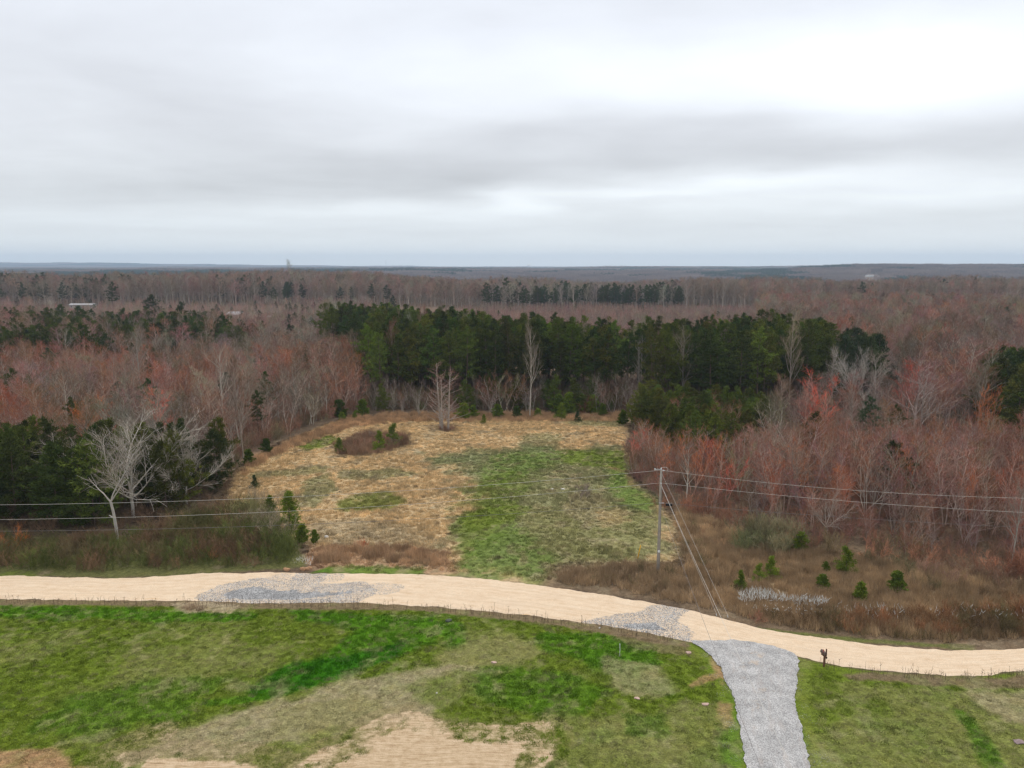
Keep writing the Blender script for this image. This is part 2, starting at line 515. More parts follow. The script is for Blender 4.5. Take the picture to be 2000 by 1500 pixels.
# (polygon in photograph coordinates read off at ground level, feather m, edge wobble m, colour, strength)
PATCH = [
    # ---- far field
    ([(840, 885), (1000, 872), (1215, 875), (1225, 930), (1290, 985), (1335, 1040), (1320, 1100), (1080, 1120), (900, 1125), (880, 1040), (930, 990), (900, 930)], 4.0, 5.0, 'greyg', .85),
    ([(580, 872), (640, 850), (668, 860), (640, 872), (600, 880)], .6, .8, 'green', .9),
    ([(650, 985), (700, 965), (770, 962), (795, 985), (740, 1000), (660, 998)], .7, 1.2, 'green', .75),
    ([(950, 892), (1060, 872), (1105, 882), (1090, 915), (1020, 935), (960, 955), (935, 940)], 2.2, 3.0, 'bright', .7),
    ([(900, 950), (1000, 925), (1040, 935), (1010, 985), (990, 1040), (930, 1080), (900, 1110), (880, 1080), (900, 1010)], 3.0, 4.0, 'green', .7),
    ([(1090, 878), (1215, 882), (1225, 920), (1160, 915), (1100, 905)], 1.0, 1.8, 'green', .85),
    ([(1180, 915), (1222, 915), (1240, 950), (1290, 985), (1270, 1000), (1200, 985), (1185, 950)], 1.4, 1.6, 'bright', .8),
    ([(1000, 1000), (1180, 985), (1300, 1010), (1290, 1080), (1080, 1105), (1020, 1070)], 2.0, 3.0, 'khaki', .5),
    ([(890, 1120), (900, 1085), (960, 1040), (1010, 1020), (1040, 1060), (1080, 1100), (1060, 1140), (960, 1130)], 1.8, 2.6, 'bright', .7),
    ([(900, 1010), (960, 985), (1040, 990), (1000, 1020), (920, 1040)], 1.0, 1.6, 'green', .7),
    ([(1090, 1000), (1120, 960), (1180, 960), (1190, 1010), (1150, 1030)], 1.0, 1.5, 'thatch', .45),
    ([(1160, 1000), (1210, 990), (1230, 1020), (1180, 1030)], 1.0, 1.2, 'tan', .5),
    ([(1010, 850), (1095, 840), (1095, 880), (1020, 885)], 1.5, 2.5, 'greyg', .6),
    ([(840, 895), (960, 885), (940, 905), (850, 908)], .8, 1.5, 'greyg', .8),
    ([(670, 920), (770, 915), (820, 925), (740, 938), (660, 935)], .8, 1.5, 'greyg', .65),
    ([(590, 940), (640, 925), (660, 950), (620, 1000), (590, 985)], .8, 1.5, 'greyg', .7),
    ([(480, 925), (640, 912), (630, 925), (500, 935)], .5, 1.0, 'greyg', .6),
    ([(1100, 815), (1220, 820), (1210, 835), (1110, 830)], 1.0, 1.5, 'greyg', .6),
    ([(600, 1010), (760, 1020), (880, 1050), (880, 1085), (700, 1070), (610, 1060)], 1.5, 2.5, 'thatch', .6),
    ([(470, 900), (560, 862), (690, 812), (780, 818), (640, 845), (520, 895)], 1.5, 2.0, 'redgrass', .7),
    ([(640, 870), (700, 848), (800, 848), (805, 870), (720, 892), (655, 890)], 1.0, 1.6, 'brown', .8),
    ([(830, 830), (890, 828), (900, 842), (840, 843)], .8, 1.0, 'brown', .6),
    ([(1060, 1145), (1075, 1105), (1200, 1098), (1320, 1095), (1330, 1180), (1200, 1160)], .8, 1.0, 'brown', .8),
    ([(590, 1115), (600, 1065), (880, 1080), (895, 1120)], .8, 1.0, 'redgrass', .8),
    ([(600, 1120), (640, 1106), (740, 1108), (830, 1112), (820, 1124)], .4, .5, 'lush', .8),
    ([(0, 1130), (0, 1115), (60, 1115), (70, 1128)], .4, .5, 'green', .7),
    ([(-300, 1125), (-300, 1060), (250, 1050), (450, 1000), (560, 1040), (610, 1110), (380, 1122), (250, 1130)], .8, 1.0, 'mossy', .6),
    # ---- right bank
    ([(1290, 985), (1400, 1010), (1560, 1055), (2600, 1150), (2600, 1262), (1850, 1275), (1600, 1252), (1420, 1212), (1330, 1190), (1320, 1040)], 1.5, 1.0, 'brown', .8),
    ([(1440, 1100), (1620, 1110), (1800, 1150), (2000, 1170), (2000, 1200), (1700, 1170), (1480, 1150)], 1.0, 2.0, 'tan', .7),
    ([(1330, 1060), (1420, 1040), (1440, 1090), (1350, 1100)], 1.0, 2.0, 'thatch', .6),
    ([(1480, 1225), (1620, 1240), (1900, 1262), (1900, 1270), (1620, 1252), (1480, 1232)], .3, .4, 'mossy', .8),
    # ---- lawn in front of the road
    ([(-400, 1182), (850, 1182), (860, 1240), (840, 1300), (700, 1340), (480, 1380), (330, 1440), (200, 1500), (-400, 1500)], 1.5, 2.5, 'green', .6),
    ([(-100, 1182), (200, 1182), (500, 1200), (500, 1212), (150, 1215), (-100, 1205)], .5, .9, 'lush', .85),
    ([(560, 1190), (850, 1205), (862, 1235), (850, 1255), (760, 1290), (640, 1330), (560, 1352), (480, 1370), (500, 1350), (540, 1310), (640, 1270), (700, 1230), (580, 1215)], .7, .8, 'lush', .9),
    ([(480, 1368), (500, 1345), (545, 1308), (600, 1290), (690, 1275), (800, 1250), (780, 1280), (640, 1330), (560, 1352)], .4, .5, 'deep', .9),
    ([(390, 1368), (480, 1358), (560, 1350), (480, 1372), (400, 1382)], .3, .4, 'lush', .7),
    ([(-100, 1270), (140, 1230), (180, 1250), (60, 1300), (-100, 1330)], 1.0, 1.8, 'khaki', .3),
    ([(200, 1290), (400, 1250), (560, 1260), (520, 1300), (360, 1320), (240, 1330)], 1.0, 1.8, 'khaki', .3),
    ([(150, 1360), (420, 1330), (380, 1400), (210, 1430), (40, 1430)], 1.0, 1.6, 'lush', .5),
    ([(860, 1215), (905, 1215), (905, 1265), (880, 1270), (860, 1240)], .4, .6, 'lush', .8),
    ([(850, 1280), (900, 1262), (1000, 1240), (1060, 1275), (1000, 1300), (860, 1310)], .8, 1.3, 'khaki', .8),
    ([(700, 1330), (860, 1300), (960, 1310), (960, 1360), (800, 1400), (620, 1420), (480, 1460), (250, 1480), (430, 1400), (560, 1370)], .9, 1.6, 'thatch', .75),
    ([(560, 1380), (700, 1360), (760, 1390), (640, 1430), (540, 1430)], .8, 1.4, 'khaki', .6),
    ([(820, 1340), (900, 1310), (1000, 1330), (1080, 1350), (1180, 1330), (1200, 1400), (1120, 1430), (980, 1420), (860, 1390)], .8, 1.5, 'green', .8),
    ([(940, 1300), (1090, 1310), (1190, 1350), (1150, 1400), (1000, 1390), (920, 1350)], .8, 1.3, 'lush', .6),
    ([(1040, 1230), (1180, 1240), (1290, 1275), (1310, 1300), (1200, 1310), (1060, 1270)], .7, 1.2, 'lush', .75),
    ([(1180, 1290), (1290, 1300), (1330, 1350), (1240, 1370), (1190, 1330)], .7, 1.2, 'thatch', .5),
    ([(1290, 1260), (1385, 1290), (1410, 1360), (1350, 1380), (1290, 1310)], .7, 1.0, 'green', .8),
    ([(1100, 1400), (1400, 1370), (1450, 1420), (1460, 1520), (1100, 1520)], .9, 1.5, 'khaki', .45),
    ([(1220, 1400), (1300, 1390), (1310, 1430), (1240, 1430)], .5, .8, 'lush', .5),
    ([(1405, 1395), (1440, 1380), (1455, 1500), (1415, 1500)], .4, .6, 'lush', .6),
    ([(1560, 1330), (1640, 1320), (1900, 1350), (2100, 1350), (2100, 1520), (1590, 1520)], .8, 1.2, 'khaki', .55),
    ([(1560, 1310), (1640, 1310), (1640, 1345), (1680, 1380), (1600, 1440), (1575, 1420)], .5, .8, 'green', .8),
    ([(1860, 1380), (1890, 1390), (1960, 1470), (1970, 1520), (1930, 1510)], .3, .4, 'lush', .7),
    ([(1700, 1360), (1740, 1365), (1750, 1400), (1690, 1400)], .5, .7, 'green', .7),
    ([(1880, 1350), (2100, 1350), (2100, 1420), (1960, 1410)], .8, 1.2, 'thatch', .6),
    # verge
    ([(-400, 1168), (385, 1172), (500, 1178), (700, 1176), (825, 1182), (1000, 1198), (1190, 1222), (1340, 1252), (1350, 1264), (1280, 1256), (1180, 1238), (1000, 1212), (825, 1194), (500, 1190), (200, 1184), (-400, 1180)], .25, .35, 'brown', .9),
    ([(325, 1178), (400, 1174), (470, 1182), (450, 1198), (360, 1198)], .3, .4, 'thatch', .9),
    ([(1630, 1310), (1700, 1312), (1900, 1326), (2200, 1300), (2200, 1330), (1990, 1345), (1800, 1338), (1650, 1330)], .4, .6, 'brown', .9),
    ([(1200, 1235), (1290, 1248), (1340, 1262), (1350, 1280), (1290, 1280), (1200, 1250)], .3, .4, 'brown', .6),
    ([(1388, 1278), (1404, 1290), (1418, 1325), (1412, 1335), (1396, 1305)], .2, .25, 'dirtred', .8),
    ([(1370, 1320), (1412, 1312), (1414, 1322), (1350, 1345), (1340, 1338)], .15, .3, 'dirtred', .6),
    ([(1400, 1370), (1428, 1375), (1432, 1400), (1415, 1425), (1402, 1400)], .2, .35, 'dirtred', .6),
    ([(-200, 1455), (80, 1462), (150, 1480), (180, 1520), (-200, 1520)], .5, .8, 'dirtred', .85),
]
PATCH = [(poly(p), f, w, C[c], s) for p, f, w, c, s in PATCH]
DIRT = [(poly(p), w) for p, w in [
    ([(720, 1432), (760, 1412), (800, 1404), (830, 1416), (900, 1428), (1000, 1432), (1058, 1425), (1062, 1450), (1040, 1490), (1050, 1560), (540, 1560), (640, 1480), (700, 1460)], .55),
    ([(270, 1470), (300, 1455), (330, 1462), (480, 1470), (560, 1490), (520, 1560), (200, 1560)], -.1),
    ([(190, 1480), (230, 1460), (290, 1432), (318, 1425), (310, 1440), (250, 1470), (210, 1520), (160, 1530)], .4)]]


def ground_colour(x, y):
    """albedo of the soil and sward at (x, y) and how bare it is"""
    x, y = np.asarray(x, float), np.asarray(y, float)
    n = len(x)
    col = np.tile(np.array(C['litter']), (n, 1))
    big, mid, fine = fbm(x, y, 9, 4, 21), fbm(x, y, 3.0, 4, 33), fbm(x, y, 1.1, 3, 44)

    def lay(mask, c, s=1.0):
        nonlocal col
        mk = (mask * s)[:, None]
        col = col * (1 - mk) + np.array(c)[None] * mk

    wob = 0.6 * big + 0.5 * mid
    f = sstep(sdist(P_FIELD, x, y) + 1.6 * wob, -.8, .8)
    lay(f, C['tan'])
    lay(f * sstep(big + .5 * mid, -.05, .45), C['tanlight'], .7)
    lay(f * sstep(mid + .6 * fine, .12, .5), C['thatch'], .7)
    f = sstep(sdist(LAWN, x, y), -.2, .2)
    lay(f, C['green'])
    lay(f * sstep(big + .6 * mid, .05, .55), C['khaki'], .5)
    lay(f * sstep(mid - .4 * big, .1, .45), C['lush'], .45)
    for P, fe, w, c, s in PATCH:
        q = sdist(P, x, y, 6 + 2 * w) + w * (0.9 * mid + .6 * fine + .35 * big)
        lay(sstep(q, -fe * .5, fe * .5) * (1 - .35 * sstep(fine + .5 * mid, .0, .5)), c, s)
    lay(sstep(fine + .4 * mid, .25, .55) * (y < 170), C['thatch'], .28)
    bare = np.full(n, -2.5)
    for P, w in DIRT:
        bare = np.maximum(bare, sdist(P, x, y, 6) + (0 if w > .5 else -.45) + abs(w) * 1.4 * (mid + .7 * fine))
    return col, bare


def axis(parts):
    out = []
    for a, b, st in parts:
        out += list(np.arange(a, b, st))
    out.append(parts[-1][1])
    return np.array(out)


def grow(a, b, st, k=1.09):
    out = [a]
    while out[-1] < b:
        out.append(out[-1] + st)
        st *= k
    return out[1:]


def build_ground():
    xs = np.concatenate([-np.array(grow(110, 14000, 1.2, 1.12))[::-1], axis([(-110, -48, .8), (-48, 48, .3), (48, 110, .8)]), np.array(grow(110, 14000, 1.2, 1.12))])
    ys = np.concatenate([-np.array(grow(20, 3000, 2, 1.3))[::-1] + 20, axis([(0, 36, 2), (36, 66, .24), (66, 100, .4), (100, 170, .6)]), np.array(grow(170, 14000, 1.0, 1.06))])
    X, Y = np.meshgrid(xs, ys)
    x, y = X.ravel(), Y.ravel()
    z = terrain(x, y)
    near = (np.abs(x) < 130) & (y > 20) & (y < 180)
    col = np.tile(np.array(C['litter']), (len(x), 1))
    # farther woodland floor: mottled litter and pinkish stems
    mot = fbm(x, y, 40, 3, 71)[:, None] * .5 + .5
    col = col * (1 - mot) + np.array([[.16, .105, .08]]) * mot
    bare = np.full(len(x), -1.0)
    c2, b2 = ground_colour(x[near], y[near])
    edge = sstep(y[near], 150, 172)[:, None]
    col[near] = c2 * (1 - edge) + col[near] * edge
    bare[near] = b2
    nx, ny = len(xs), len(ys)
    i = (np.arange(ny - 1)[:, None] * nx + np.arange(nx - 1)[None]).ravel()
    F = np.stack([i, i + 1, i + nx + 1, i + nx], 1)
    m, T = mat("ground_soil_and_grass")
    a = T.n('ShaderNodeAttribute', attribute_name='soil')
    bt = T.n('ShaderNodeAttribute', attribute_name='bare')
    tc = T.n('ShaderNodeTexCoord')
    P = tc.outputs['Object']
    n1 = T.noise(P, 2.2, 6, 0.7)
    n2 = T.noise(P, 9.0, 4, 0.7)
    n3 = T.noise(P, 0.6, 5, 0.6)
    stretch = T.vm('MULTIPLY', P, (0.6, 2.2, 1.0))
    n4 = T.noise(stretch, 5.0, 4, 0.65)
    k = T.m('MULTIPLY', T.smooth(n1, 0.25, 0.75, 0.62, 1.32), T.smooth(n2, 0.25, 0.75, 0.68, 1.3))
    k = T.m('MULTIPLY', k, T.smooth(n4, 0.3, 0.7, 0.8, 1.2))
    c = T.vm('SCALE', a.outputs['Color'], scale=k)
    c = T.mix(T.smooth(n3, .5, .7, 0, .3), c, T.vm('MULTIPLY', c, (1.25, 1.05, .9)))
    # bare soil with tracks scraped into it
    rot = T.n('ShaderNodeMapping')
    rot.inputs['Rotation'].default_value = (0, 0, 0.5)
    rot.inputs['Scale'].default_value = (0.35, 3.2, 1)
    T.put(rot.inputs[0], P)
    tr = T.noise(rot.outputs[0], 2.0, 5, 0.7)
    dirt = T.ramp(T.m('MULTIPLY_ADD', tr, .6, T.m('MULTIPLY', n1, .4)), [(.3, (.27, .175, .095)), (.42, (.44, .305, .175)), (.55, (.60, .445, .285)), (.75, (.68, .53, .37))])
    bm = T.m('ADD', bt.outputs['Fac'], T.m('MULTIPLY', T.m('SUBTRACT', n1, .5), 1.8))
    bm = T.m('ADD', bm, T.m('MULTIPLY', T.m('SUBTRACT', n2, .5), .8))
    c = T.mix(T.smooth(bm, -1.5, -.2, 0, .45), c, T.vm('MULTIPLY', dirt, (.62, .60, .55)))
    c = T.mix(T.smooth(bm, -.45, .45), c, dirt)
    h = T.m('ADD', T.m('MULTIPLY', n1, .6), n2)
    finish(T, c, 0.95, h, spec=0.04, strength=0.8, dist=0.12)
    me = mesh_np("ground", np.stack([x, y, z], 1), F, [m], smooth=True)
    at = me.attributes.new('soil', 'FLOAT_VECTOR', 'POINT')
    at.data.foreach_set('vector', col.astype(np.float32).ravel())
    at = me.attributes.new('bare', 'FLOAT', 'POINT')
    at.data.foreach_set('value', bare.astype(np.float32))
    o = link("ground", me)
    tag(o, "green and tan grassy ground with bare soil, running out to the wooded horizon", "ground", kind='structure')


build_ground()


# ------------------------------------------------------------------ road and driveway
def resample(L, n):
    P = poly(L)
    d = np.concatenate([[0], np.cumsum(np.linalg.norm(np.diff(P, axis=0), axis=1))])
    s = np.linspace(0, d[-1], n)
    # gentle smoothing keeps kinks out of the edge
    q = np.stack([np.interp(s, d, P[:, 0]), np.interp(s, d, P[:, 1])], 1)
    for _ in range(12):
        q[1:-1] = (q[:-2] + 2 * q[1:-1] + q[2:]) / 4
    return q


def gravel_nodes(T, P, lo=(.16, .16, .18), hi=(.62, .61, .64), mid=(.36, .355, .38), scale=11.0):
    v = T.n('ShaderNodeTexVoronoi')
    v.inputs['Scale'].default_value = scale
    T.put(v.inputs['Vector'], P)
    g = T.sep(v.outputs['Color'])[0]
    st = T.ramp(g, [(.0, lo), (.35, mid), (.75, hi), (1.0, tuple(1.15 * c for c in hi))])
    big = T.noise(P, .8, 4, .6)
    dark = T.smooth(v.outputs['Distance'], .0, .09, 1.0, .85)
    return T.vm('SCALE', st, scale=T.m('MULTIPLY', T.smooth(big, .3, .7, .8, 1.15), dark)), v.outputs['Distance']


GRAVEL_ROAD = [(poly(p), w) for p, w in [
    ([(405, 1165), (440, 1150), (500, 1138), (560, 1148), (590, 1135), (595, 1120), (612, 1118), (618, 1125), (600, 1150), (660, 1150), (700, 1145), (715, 1158), (690, 1168), (640, 1174), (560, 1182), (430, 1180)], .45),
    ([(538, 1132), (550, 1128), (556, 1133), (545, 1136)], .1), ([(635, 1122), (655, 1120), (652, 1130), (640, 1130)], .12),
    ([(728, 1152), (745, 1147), (768, 1150), (750, 1155)], .15),
    ([(1150, 1224), (1215, 1210), (1260, 1208), (1285, 1192), (1325, 1188), (1305, 1200), (1300, 1215), (1330, 1235), (1325, 1245), (1250, 1240), (1180, 1228)], .4)]]


def build_roads():
    n, mrows = 620, 30
    A, B = resample(ROAD_TOP, n), resample(ROAD_BOT, n)
    for q, sgn in ((A, 1), (B, -1)):
        q[:, 1] += (0.24 * fbm(q[:, 0], q[:, 1], 2.2, 3, 61) + .16 * fbm(q[:, 0], q[:, 1], .5, 3, 60)) * sgn
    t = np.linspace(0, 1, mrows)[None, :, None]
    Pxy = A[:, None] * (1 - t) + B[:, None] * t
    x, y = Pxy[..., 0].ravel(), Pxy[..., 1].ravel()
    tt = np.tile(np.linspace(0, 1, mrows), n)
    crown = .07 * (1 - (2 * tt - 1) ** 2)
    ruts = -.025 * (np.exp(-((tt - .3) / .06) ** 2) + np.exp(-((tt - .68) / .06) ** 2))
    edge = -.05 * (np.exp(-(tt / .04) ** 2) + np.exp(-((1 - tt) / .04) ** 2))
    z = .02 + crown + ruts + edge + .012 * fbm(x, y, .9, 3, 62)
    i = (np.arange(n - 1)[:, None] * mrows + np.arange(mrows - 1)[None]).ravel()
    F = np.stack([i, i + 1, i + mrows + 1, i + mrows], 1)
    m, T = mat("sandy_road_surface")
    tc = T.n('ShaderNodeTexCoord')
    P = tc.outputs['Object']
    ac = T.n('ShaderNodeAttribute', attribute_name='across').outputs['Fac']
    al = T.n('ShaderNodeAttribute', attribute_name='along').outputs['Fac']
    gv = T.n('ShaderNodeAttribute', attribute_name='gravel').outputs['Fac']
    UV = T.comb(T.m('MULTIPLY', al, .25), T.m('MULTIPLY', ac, 9.0), 0.0)
    streak = T.noise(UV, 1.6, 5, .6)
    n1 = T.noise(P, 1.3, 5, .6)
    n2 = T.noise(P, 14, 3, .6)
    c = T.ramp(T.m('MULTIPLY_ADD', streak, .6, T.m('MULTIPLY', n1, .4)), [(.3, (.57, .41, .26)), (.45, (.66, .495, .335)), (.55, (.70, .54, .375)), (.7, (.73, .58, .42))])
    c = T.vm('SCALE', c, scale=T.smooth(n2, .3, .7, .84, 1.1))
    wob = T.m('MULTIPLY', T.m('SUBTRACT', T.noise(T.comb(T.m('MULTIPLY', al, .08), 0.0, 0.0), 1.0, 2, .5), .5), .12)
    for cen, wd in ((.26, .04), (.37, .02), (.62, .025), (.73, .04)):
        dd = T.m('ABSOLUTE', T.m('SUBTRACT', T.m('ADD', ac, wob), cen))
        tr_ = T.m('MULTIPLY', T.smooth(dd, 0.0, wd, 1.0, 0.0), T.smooth(streak, .35, .65, .15, .8))
        c = T.mix(T.m('MULTIPLY', tr_, .42), c, (.46, .33, .21))
    damp = T.smooth(T.noise(T.comb(T.m('MULTIPLY', al, .12), T.m('MULTIPLY', ac, 1.6), 5.0), 1.0, 5, .65), .52, .68, 0, .35)
    c = T.mix(damp, c, (.60, .47, .34))
    # ochre stains near the verges
    oc = T.smooth(T.noise(UV, .9, 4, .6), .60, .72)
    sidem = T.m('MAXIMUM', T.smooth(ac, .0, .18, 1.0, 0.0), T.smooth(ac, .8, 1.0, 0.0, .9))
    c = T.mix(T.m('MULTIPLY', T.m('MULTIPLY', oc, sidem), .7), c, (.62, .36, .14))
    g, gd = gravel_nodes(T, P, lo=(.12, .117, .118), mid=(.25, .243, .24), hi=(.46, .45, .43), scale=19.0)
    v0 = T.n('ShaderNodeTexVoronoi')
    v0.inputs['Scale'].default_value = 19.0
    T.put(v0.inputs['Vector'], P)
    cellr = T.sep(v0.outputs['Color'])[2]
    gm = T.m('ADD', gv, T.m('MULTIPLY', T.m('SUBTRACT', T.noise(P, 5.0, 5, .75), .5), 1.5))
    gm = T.m('ADD', T.m('MULTIPLY', gm, .8), T.m('MULTIPLY', T.m('SUBTRACT', cellr, .45), 1.2))
    c = T.mix(T.smooth(gm, -.08, .08), c, g)
    # pebbles strewn over the sand
    v = T.n('ShaderNodeTexVoronoi')
    v.inputs['Scale'].default_value = 9.0
    T.put(v.inputs['Vector'], P)
    peb = T.m('MULTIPLY', T.smooth(v.outputs['Distance'], .12, .2, 1, 0), T.smooth(T.sep(v.outputs['Color'])[1], .86, .9))
    c = T.mix(T.m('MULTIPLY', peb, .6), c, (.45, .42, .38))
    finish(T, c, .95, T.m('ADD', n2, streak), spec=.1, strength=.35, dist=.05)
    me = mesh_np("dirt_road", np.stack([x, y, z], 1), F[:, ::-1], [m], smooth=True)
    gr = np.full(len(x), -2.0)
    for Q, w in GRAVEL_ROAD:
        gr = np.maximum(gr, sdist(Q, x, y, 2) + (.05 if w > .3 else -.35) + w * .9 * fbm(x, y, 1.2, 4, 63))
    for nm, arr in (('across', tt), ('along', np.repeat(np.linspace(0, 150, n), mrows)), ('gravel', gr)):
        at = me.attributes.new(nm, 'FLOAT', 'POINT')
        at.data.foreach_set('value', np.asarray(arr, np.float32))
    tag(link("dirt_road", me), "pale sandy dirt road curving across the photo, with spilled grey gravel", "road", kind='structure')

    n, mrows = 260, 36
    A, B = resample(DRIVE_L, n), resample(DRIVE_R, n)
    for q in (A, B):
        q[:, 0] += 0.22 * fbm(q[:, 0], q[:, 1], .9, 4, 66) + .12 * fbm(q[:, 0], q[:, 1], .3, 3, 65)
    t = np.linspace(0, 1, mrows)[None, :, None]
    Pxy = A[:, None] * (1 - t) + B[:, None] * t
    Pxy[..., 1] += (np.linspace(1, 0, n)[:, None] ** 8) * .35 * fbm(Pxy[..., 0], Pxy[..., 1], 1.1, 4, 68)
    x, y = Pxy[..., 0].ravel(), Pxy[..., 1].ravel()
    tt = np.tile(np.linspace(0, 1, mrows), n)
    edge = np.exp(-(tt / .03) ** 2) + np.exp(-((1 - tt) / .03) ** 2)
    z = .125 - .07 * edge + .015 * fbm(x, y, .6, 3, 67) - .03 * (np.exp(-((tt - .28) / .07) ** 2) + np.exp(-((tt - .72) / .07) ** 2))
    z[:mrows * 3] -= .03
    i = (np.arange(n - 1)[:, None] * mrows + np.arange(mrows - 1)[None]).ravel()
    F = np.stack([i, i + 1, i + mrows + 1, i + mrows], 1)
    m, T = mat("driveway_gravel")
    tc = T.n('ShaderNodeTexCoord')
    P = tc.outputs['Object']
    ac = T.n('ShaderNodeAttribute', attribute_name='across').outputs['Fac']
    al = T.n('ShaderNodeAttribute', attribute_name='along').outputs['Fac']
    g, gd = gravel_nodes(T, P, lo=(.33, .315, .30), mid=(.46, .44, .42), hi=(.60, .58, .555), scale=17.0)
    UV = T.comb(T.m('MULTIPLY', al, .2), T.m('MULTIPLY', ac, 6.0), 0.0)
    streak = T.noise(UV, 1.7, 4, .6)
    c = T.mix(T.smooth(streak, .5, .7, 0, .45), g, (.44, .38, .34))
    sandy = T.m('MULTIPLY', T.smooth(T.noise(P, .55, 4, .7), .56, .68), T.smooth(T.m('ABSOLUTE', T.m('SUBTRACT', ac, .45)), .1, .3, 1, 0))
    c = T.mix(T.m('MULTIPLY', sandy, .55), c, (.56, .43, .31))
    finish(T, c, .95, T.m('ADD', T.m('MULTIPLY', gd, 2.0), T.noise(P, 9, 3, .6)), spec=.1, strength=.6, dist=.05)
    me = mesh_np("driveway", np.stack([x, y, z], 1), F[:, ::-1], [m], smooth=True)
    for nm, arr in (('across', tt), ('along', np.repeat(np.linspace(0, 25, n), mrows))):
        at = me.attributes.new(nm, 'FLOAT', 'POINT')
        at.data.foreach_set('value', np.asarray(arr, np.float32))
    tag(link("driveway", me), "light grey gravel driveway joining the sandy road from the foreground", "driveway", kind='structure')


build_roads()


# ------------------------------------------------------------------ plants: one mesh per variant
def vnorm(v):
    l = math.sqrt(v[0] ** 2 + v[1] ** 2 + v[2] ** 2) + 1e-9
    return (v[0] / l, v[1] / l, v[2] / l)


def stem(acc, p, d, L, r0, r1, n, rng, wander=.12, up=.0, k=4):
    """a wandering tapered stem; returns points along it [(t, point, direction, radius)]"""
    pts = [(0.0, p, d, r0)]
    for i in range(n):
        d = vnorm((d[0] + rng.gauss(0, wander), d[1] + rng.gauss(0, wander), d[2] + rng.gauss(0, wander) + up))
        q = (p[0] + d[0] * L / n, p[1] + d[1] * L / n, p[2] + d[2] * L / n)
        ra, rb = r0 + (r1 - r0) * i / n, r0 + (r1 - r0) * (i + 1) / n
        acc.tube(p, q, ra, rb, k)
        p = q
        pts.append(((i + 1) / n, p, d, rb))
    return pts


def side(d, ang, rng, az=None):
    """a direction at angle ang from d"""
    a = vnorm((d[1], -d[0], 0.001)) if abs(d[2]) < .95 else (1, 0, 0)
    b = (d[1] * a[2] - d[2] * a[1], d[2] * a[0] - d[0] * a[2], d[0] * a[1] - d[1] * a[0])
    az = rng.uniform(0, 6.283) if az is None else az
    ca, sa, c, s = math.cos(az), math.sin(az), math.cos(ang), math.sin(ang)
    return vnorm(tuple(d[i] * c + (a[i] * ca + b[i] * sa) * s for i in range(3)))


def at(pts, t):
    for i in range(len(pts) - 1):
        if pts[i + 1][0] >= t:
            a, b = pts[i], pts[i + 1]
            f = (t - a[0]) / (b[0] - a[0] + 1e-9)
            return tuple(a[1][j] + (b[1][j] - a[1][j]) * f for j in range(3)), b[2], a[3] + (b[3] - a[3]) * f
    return pts[-1][1], pts[-1][2], pts[-1][3]


def spray(acc, pts, L, rng, n, w, up=.25, sub=3, lo=.25):
    """twigs along a branch"""
    for _ in range(n):
        t = rng.uniform(lo, 1.0)
        p, d, r = at(pts, t)
        q = side(d, rng.uniform(.3, 1.0), rng)
        q = vnorm((q[0], q[1], q[2] + up))
        l = L * rng.uniform(.5, 1.2)
        e = (p[0] + q[0] * l, p[1] + q[1] * l, p[2] + q[2] * l)
        acc.twig(p, e, w)
        for _ in range(sub):
            f = rng.uniform(.2, .9)
            s = (p[0] + q[0] * l * f, p[1] + q[1] * l * f, p[2] + q[2] * l * f)
            q2 = side(q, rng.uniform(.3, .9), rng)
            l2 = l * rng.uniform(.35, .7)
            acc.twig(s, (s[0] + q2[0] * l2, s[1] + q2[1] * l2, s[2] + q2[2] * l2 + .15 * l2), w * .75)


